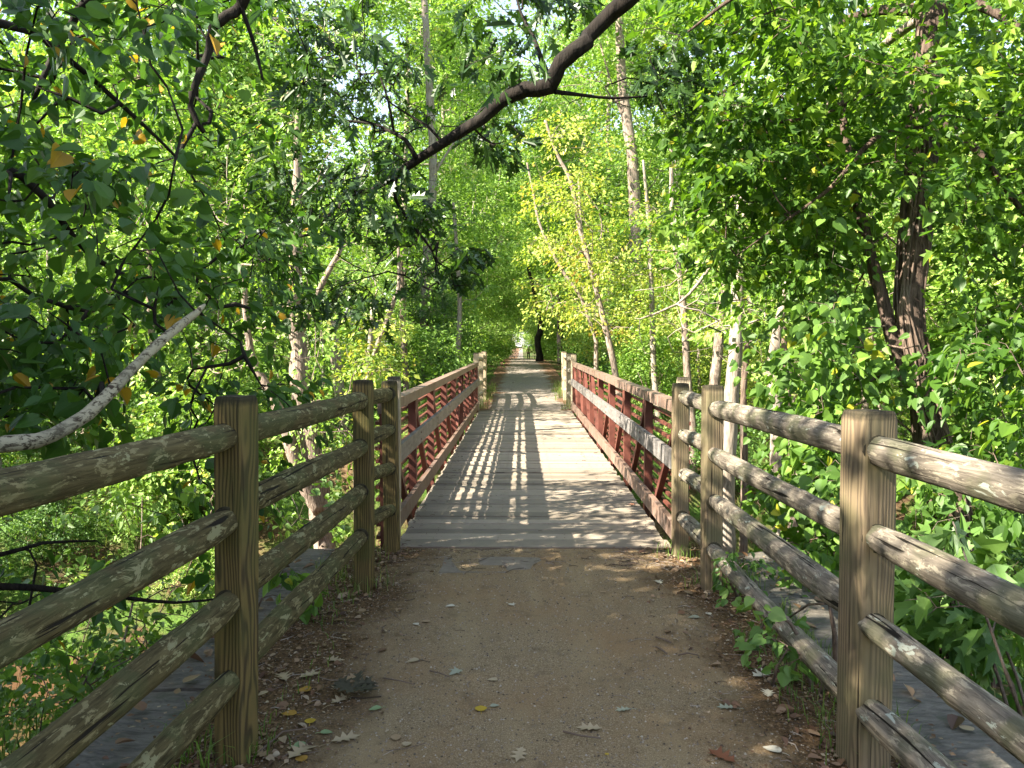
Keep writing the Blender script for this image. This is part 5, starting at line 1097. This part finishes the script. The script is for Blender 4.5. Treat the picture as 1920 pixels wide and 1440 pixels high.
# ------------------------------------------------------------------ walker on the far trail
def walker():
    x, y = float(P(991, 674, 100)[0]), 100.0; z = float(trail_z(y)) + .012
    root = empty('person', (x, y, z), 'walker in a lime shirt and black trousers on the far trail', 'person')
    def skin(name, J, E, mat, par):
        me = bpy.data.meshes.new(name); me.from_pydata([j[:3] for j in J], E, []); me.update(); o = bpy.data.objects.new(name, me); col.objects.link(o); o.parent = par
        m = o.modifiers.new('skin', 'SKIN'); 
        for i, j in enumerate(J): sv = me.skin_vertices[0].data[i]; sv.radius = (j[3], j[4] if len(j) > 4 else j[3]); sv.use_root = (i == 0)
        s = o.modifiers.new('sub', 'SUBSURF'); s.levels = 1; s.render_levels = 1; me.materials.append(mat); return o
    sk = flat('skin_tone', (.45, .28, .2)); body = [(0, 0, .95, .13, .10), (0, 0, 1.15, .12, .09), (0, 0, 1.38, .16, .10), (0, 0, 1.47, .055), (0, -.01, 1.56, .075, .085), (0, -.01, 1.68, .06, .07),
        (.19, 0, 1.38, .05), (.25, .04, 1.12, .042), (.23, -.12, .92, .034), (.22, -.16, .84, .03), (-.19, 0, 1.38, .05), (-.25, .0, 1.12, .042), (-.23, .10, .90, .034), (-.22, .12, .82, .03),
        (.10, 0, .86, .085), (.11, -.12, .48, .06), (.11, -.02, .09, .042), (.11, -.16, .04, .038), (-.10, 0, .86, .085), (-.11, .05, .48, .06), (-.11, .22, .12, .042), (-.11, .10, .04, .038)]
    me = bpy.data.meshes.new('body'); E = [(0, 1), (1, 2), (2, 3), (3, 4), (4, 5), (2, 6), (6, 7), (7, 8), (8, 9), (2, 10), (10, 11), (11, 12), (12, 13), (0, 14), (14, 15), (15, 16), (16, 17), (0, 18), (18, 19), (19, 20), (20, 21)]
    def mk(name, J, E, mat): 
        me = bpy.data.meshes.new(name); me.from_pydata([j[:3] for j in J], E, []); o = bpy.data.objects.new(name, me); col.objects.link(o); o.parent = root
        o.modifiers.new('skin', 'SKIN')
        lay = me.skin_vertices[0].data if len(me.skin_vertices) else None
        if lay is None:
            bpy.context.view_layer.objects.active = o; o.select_set(True); bpy.context.view_layer.update()
            lay = me.skin_vertices[0].data if len(me.skin_vertices) else None
        if lay is not None:
            for i, j in enumerate(J): lay[i].radius = (j[3], j[4] if len(j) > 4 else j[3]); lay[i].use_root = (i == 0)
        s = o.modifiers.new('sub', 'SUBSURF'); s.levels = 1; s.render_levels = 1; me.materials.append(mat); return o
    mk('body', body, E, sk)
    g2 = lambda j, k: tuple(j[:3]) + tuple(r * k for r in (j[3:] if len(j) > 4 else (j[3], j[3])))
    B = [g2(body[i], 1.18) for i in (0, 1, 2, 6, 7, 10, 11)]; mk('shirt', B, [(0, 1), (1, 2), (2, 3), (3, 4), (2, 5), (5, 6)], flat('lime_shirt', (.45, .62, .08)))
    B = [g2(body[i], 1.2) for i in (0, 14, 15, 16, 18, 19, 20)]; B[0] = (0, 0, .93, .15, .12); mk('trousers', B, [(0, 1), (1, 2), (2, 3), (0, 4), (4, 5), (5, 6)], flat('black_trousers', (.012, .012, .014)))
    B = [(0, .01, 1.62, .075, .085), (0, .01, 1.70, .07, .075)]; mk('hair', B, [(0, 1)], flat('dark_hair', (.02, .015, .012)))
walker()

# ------------------------------------------------------------------ pale van parked across the end of the trail
def van():
    y = 254.0; x = float(P(972, 650, y)[0]); z = float(trail_z(y)); root = empty('parked_van', (x, y, z), 'pale van parked where the trail meets the sunlit road', 'van')
    W, b = 2.0, MB(); prof = [(-1.0, .35), (-1.0, 1.0), (-.55, 1.15), (-.1, 1.78), (3.4, 1.82), (3.6, 1.0), (3.6, .35)]
    V = [[-W / 2 * (1 if p[1] < 1.3 else .9), p[0], p[1]] for p in prof] + [[W / 2 * (1 if p[1] < 1.3 else .9), p[0], p[1]] for p in prof]; k = len(prof)
    b.add(V, [[i, i + 1, k + i + 1, k + i] for i in range(k - 1)] + [[0, k, 2 * k - 1, k - 1]]); b.f.setdefault(k, []).append(np.array([list(range(k))[::-1]])); b.f[k].append(np.array([list(range(k, 2 * k))]))
    b.build('body', flat('pale_van_paint', (.75, .72, .66), .3, .5, .03), root)
    m = MB(); m.add([[-.82, -.56, 1.17], [.82, -.56, 1.17], [.78, -.13, 1.72], [-.78, -.13, 1.72]], [[0, 1, 2, 3]]); o = m.build('windscreen', flat('dark_glass', (.03, .035, .04), .1, .8), root); o.location = (0, -.01, .012)
    m = MB(); m.box((-.95, -1.06, .3), (.95, -1.0, .62)); m.build('bumper', flat('black_bumper', (.02, .02, .02)), root)
    for sx in (-.72, .72):
        m = MB(); m.tube(np.array([[sx, -1.0, .78], [sx, -1.04, .78]]), .12, 12); m.build('headlight', flat('lamp_glass', (.7, .7, .7), .1), root)
    for sx in (-.95, .95):
        for sy in (-.4, 2.8): m = MB(); m.tube(np.array([[sx - .1, sy, .33], [sx + .1, sy, .33]]), .33, 18); m.build('wheel', flat('tyre_rubber', (.015, .015, .015)), root)
van()
for k_, (r_, used) in KIND.items():
    if not used: place(k_, -60, -60)
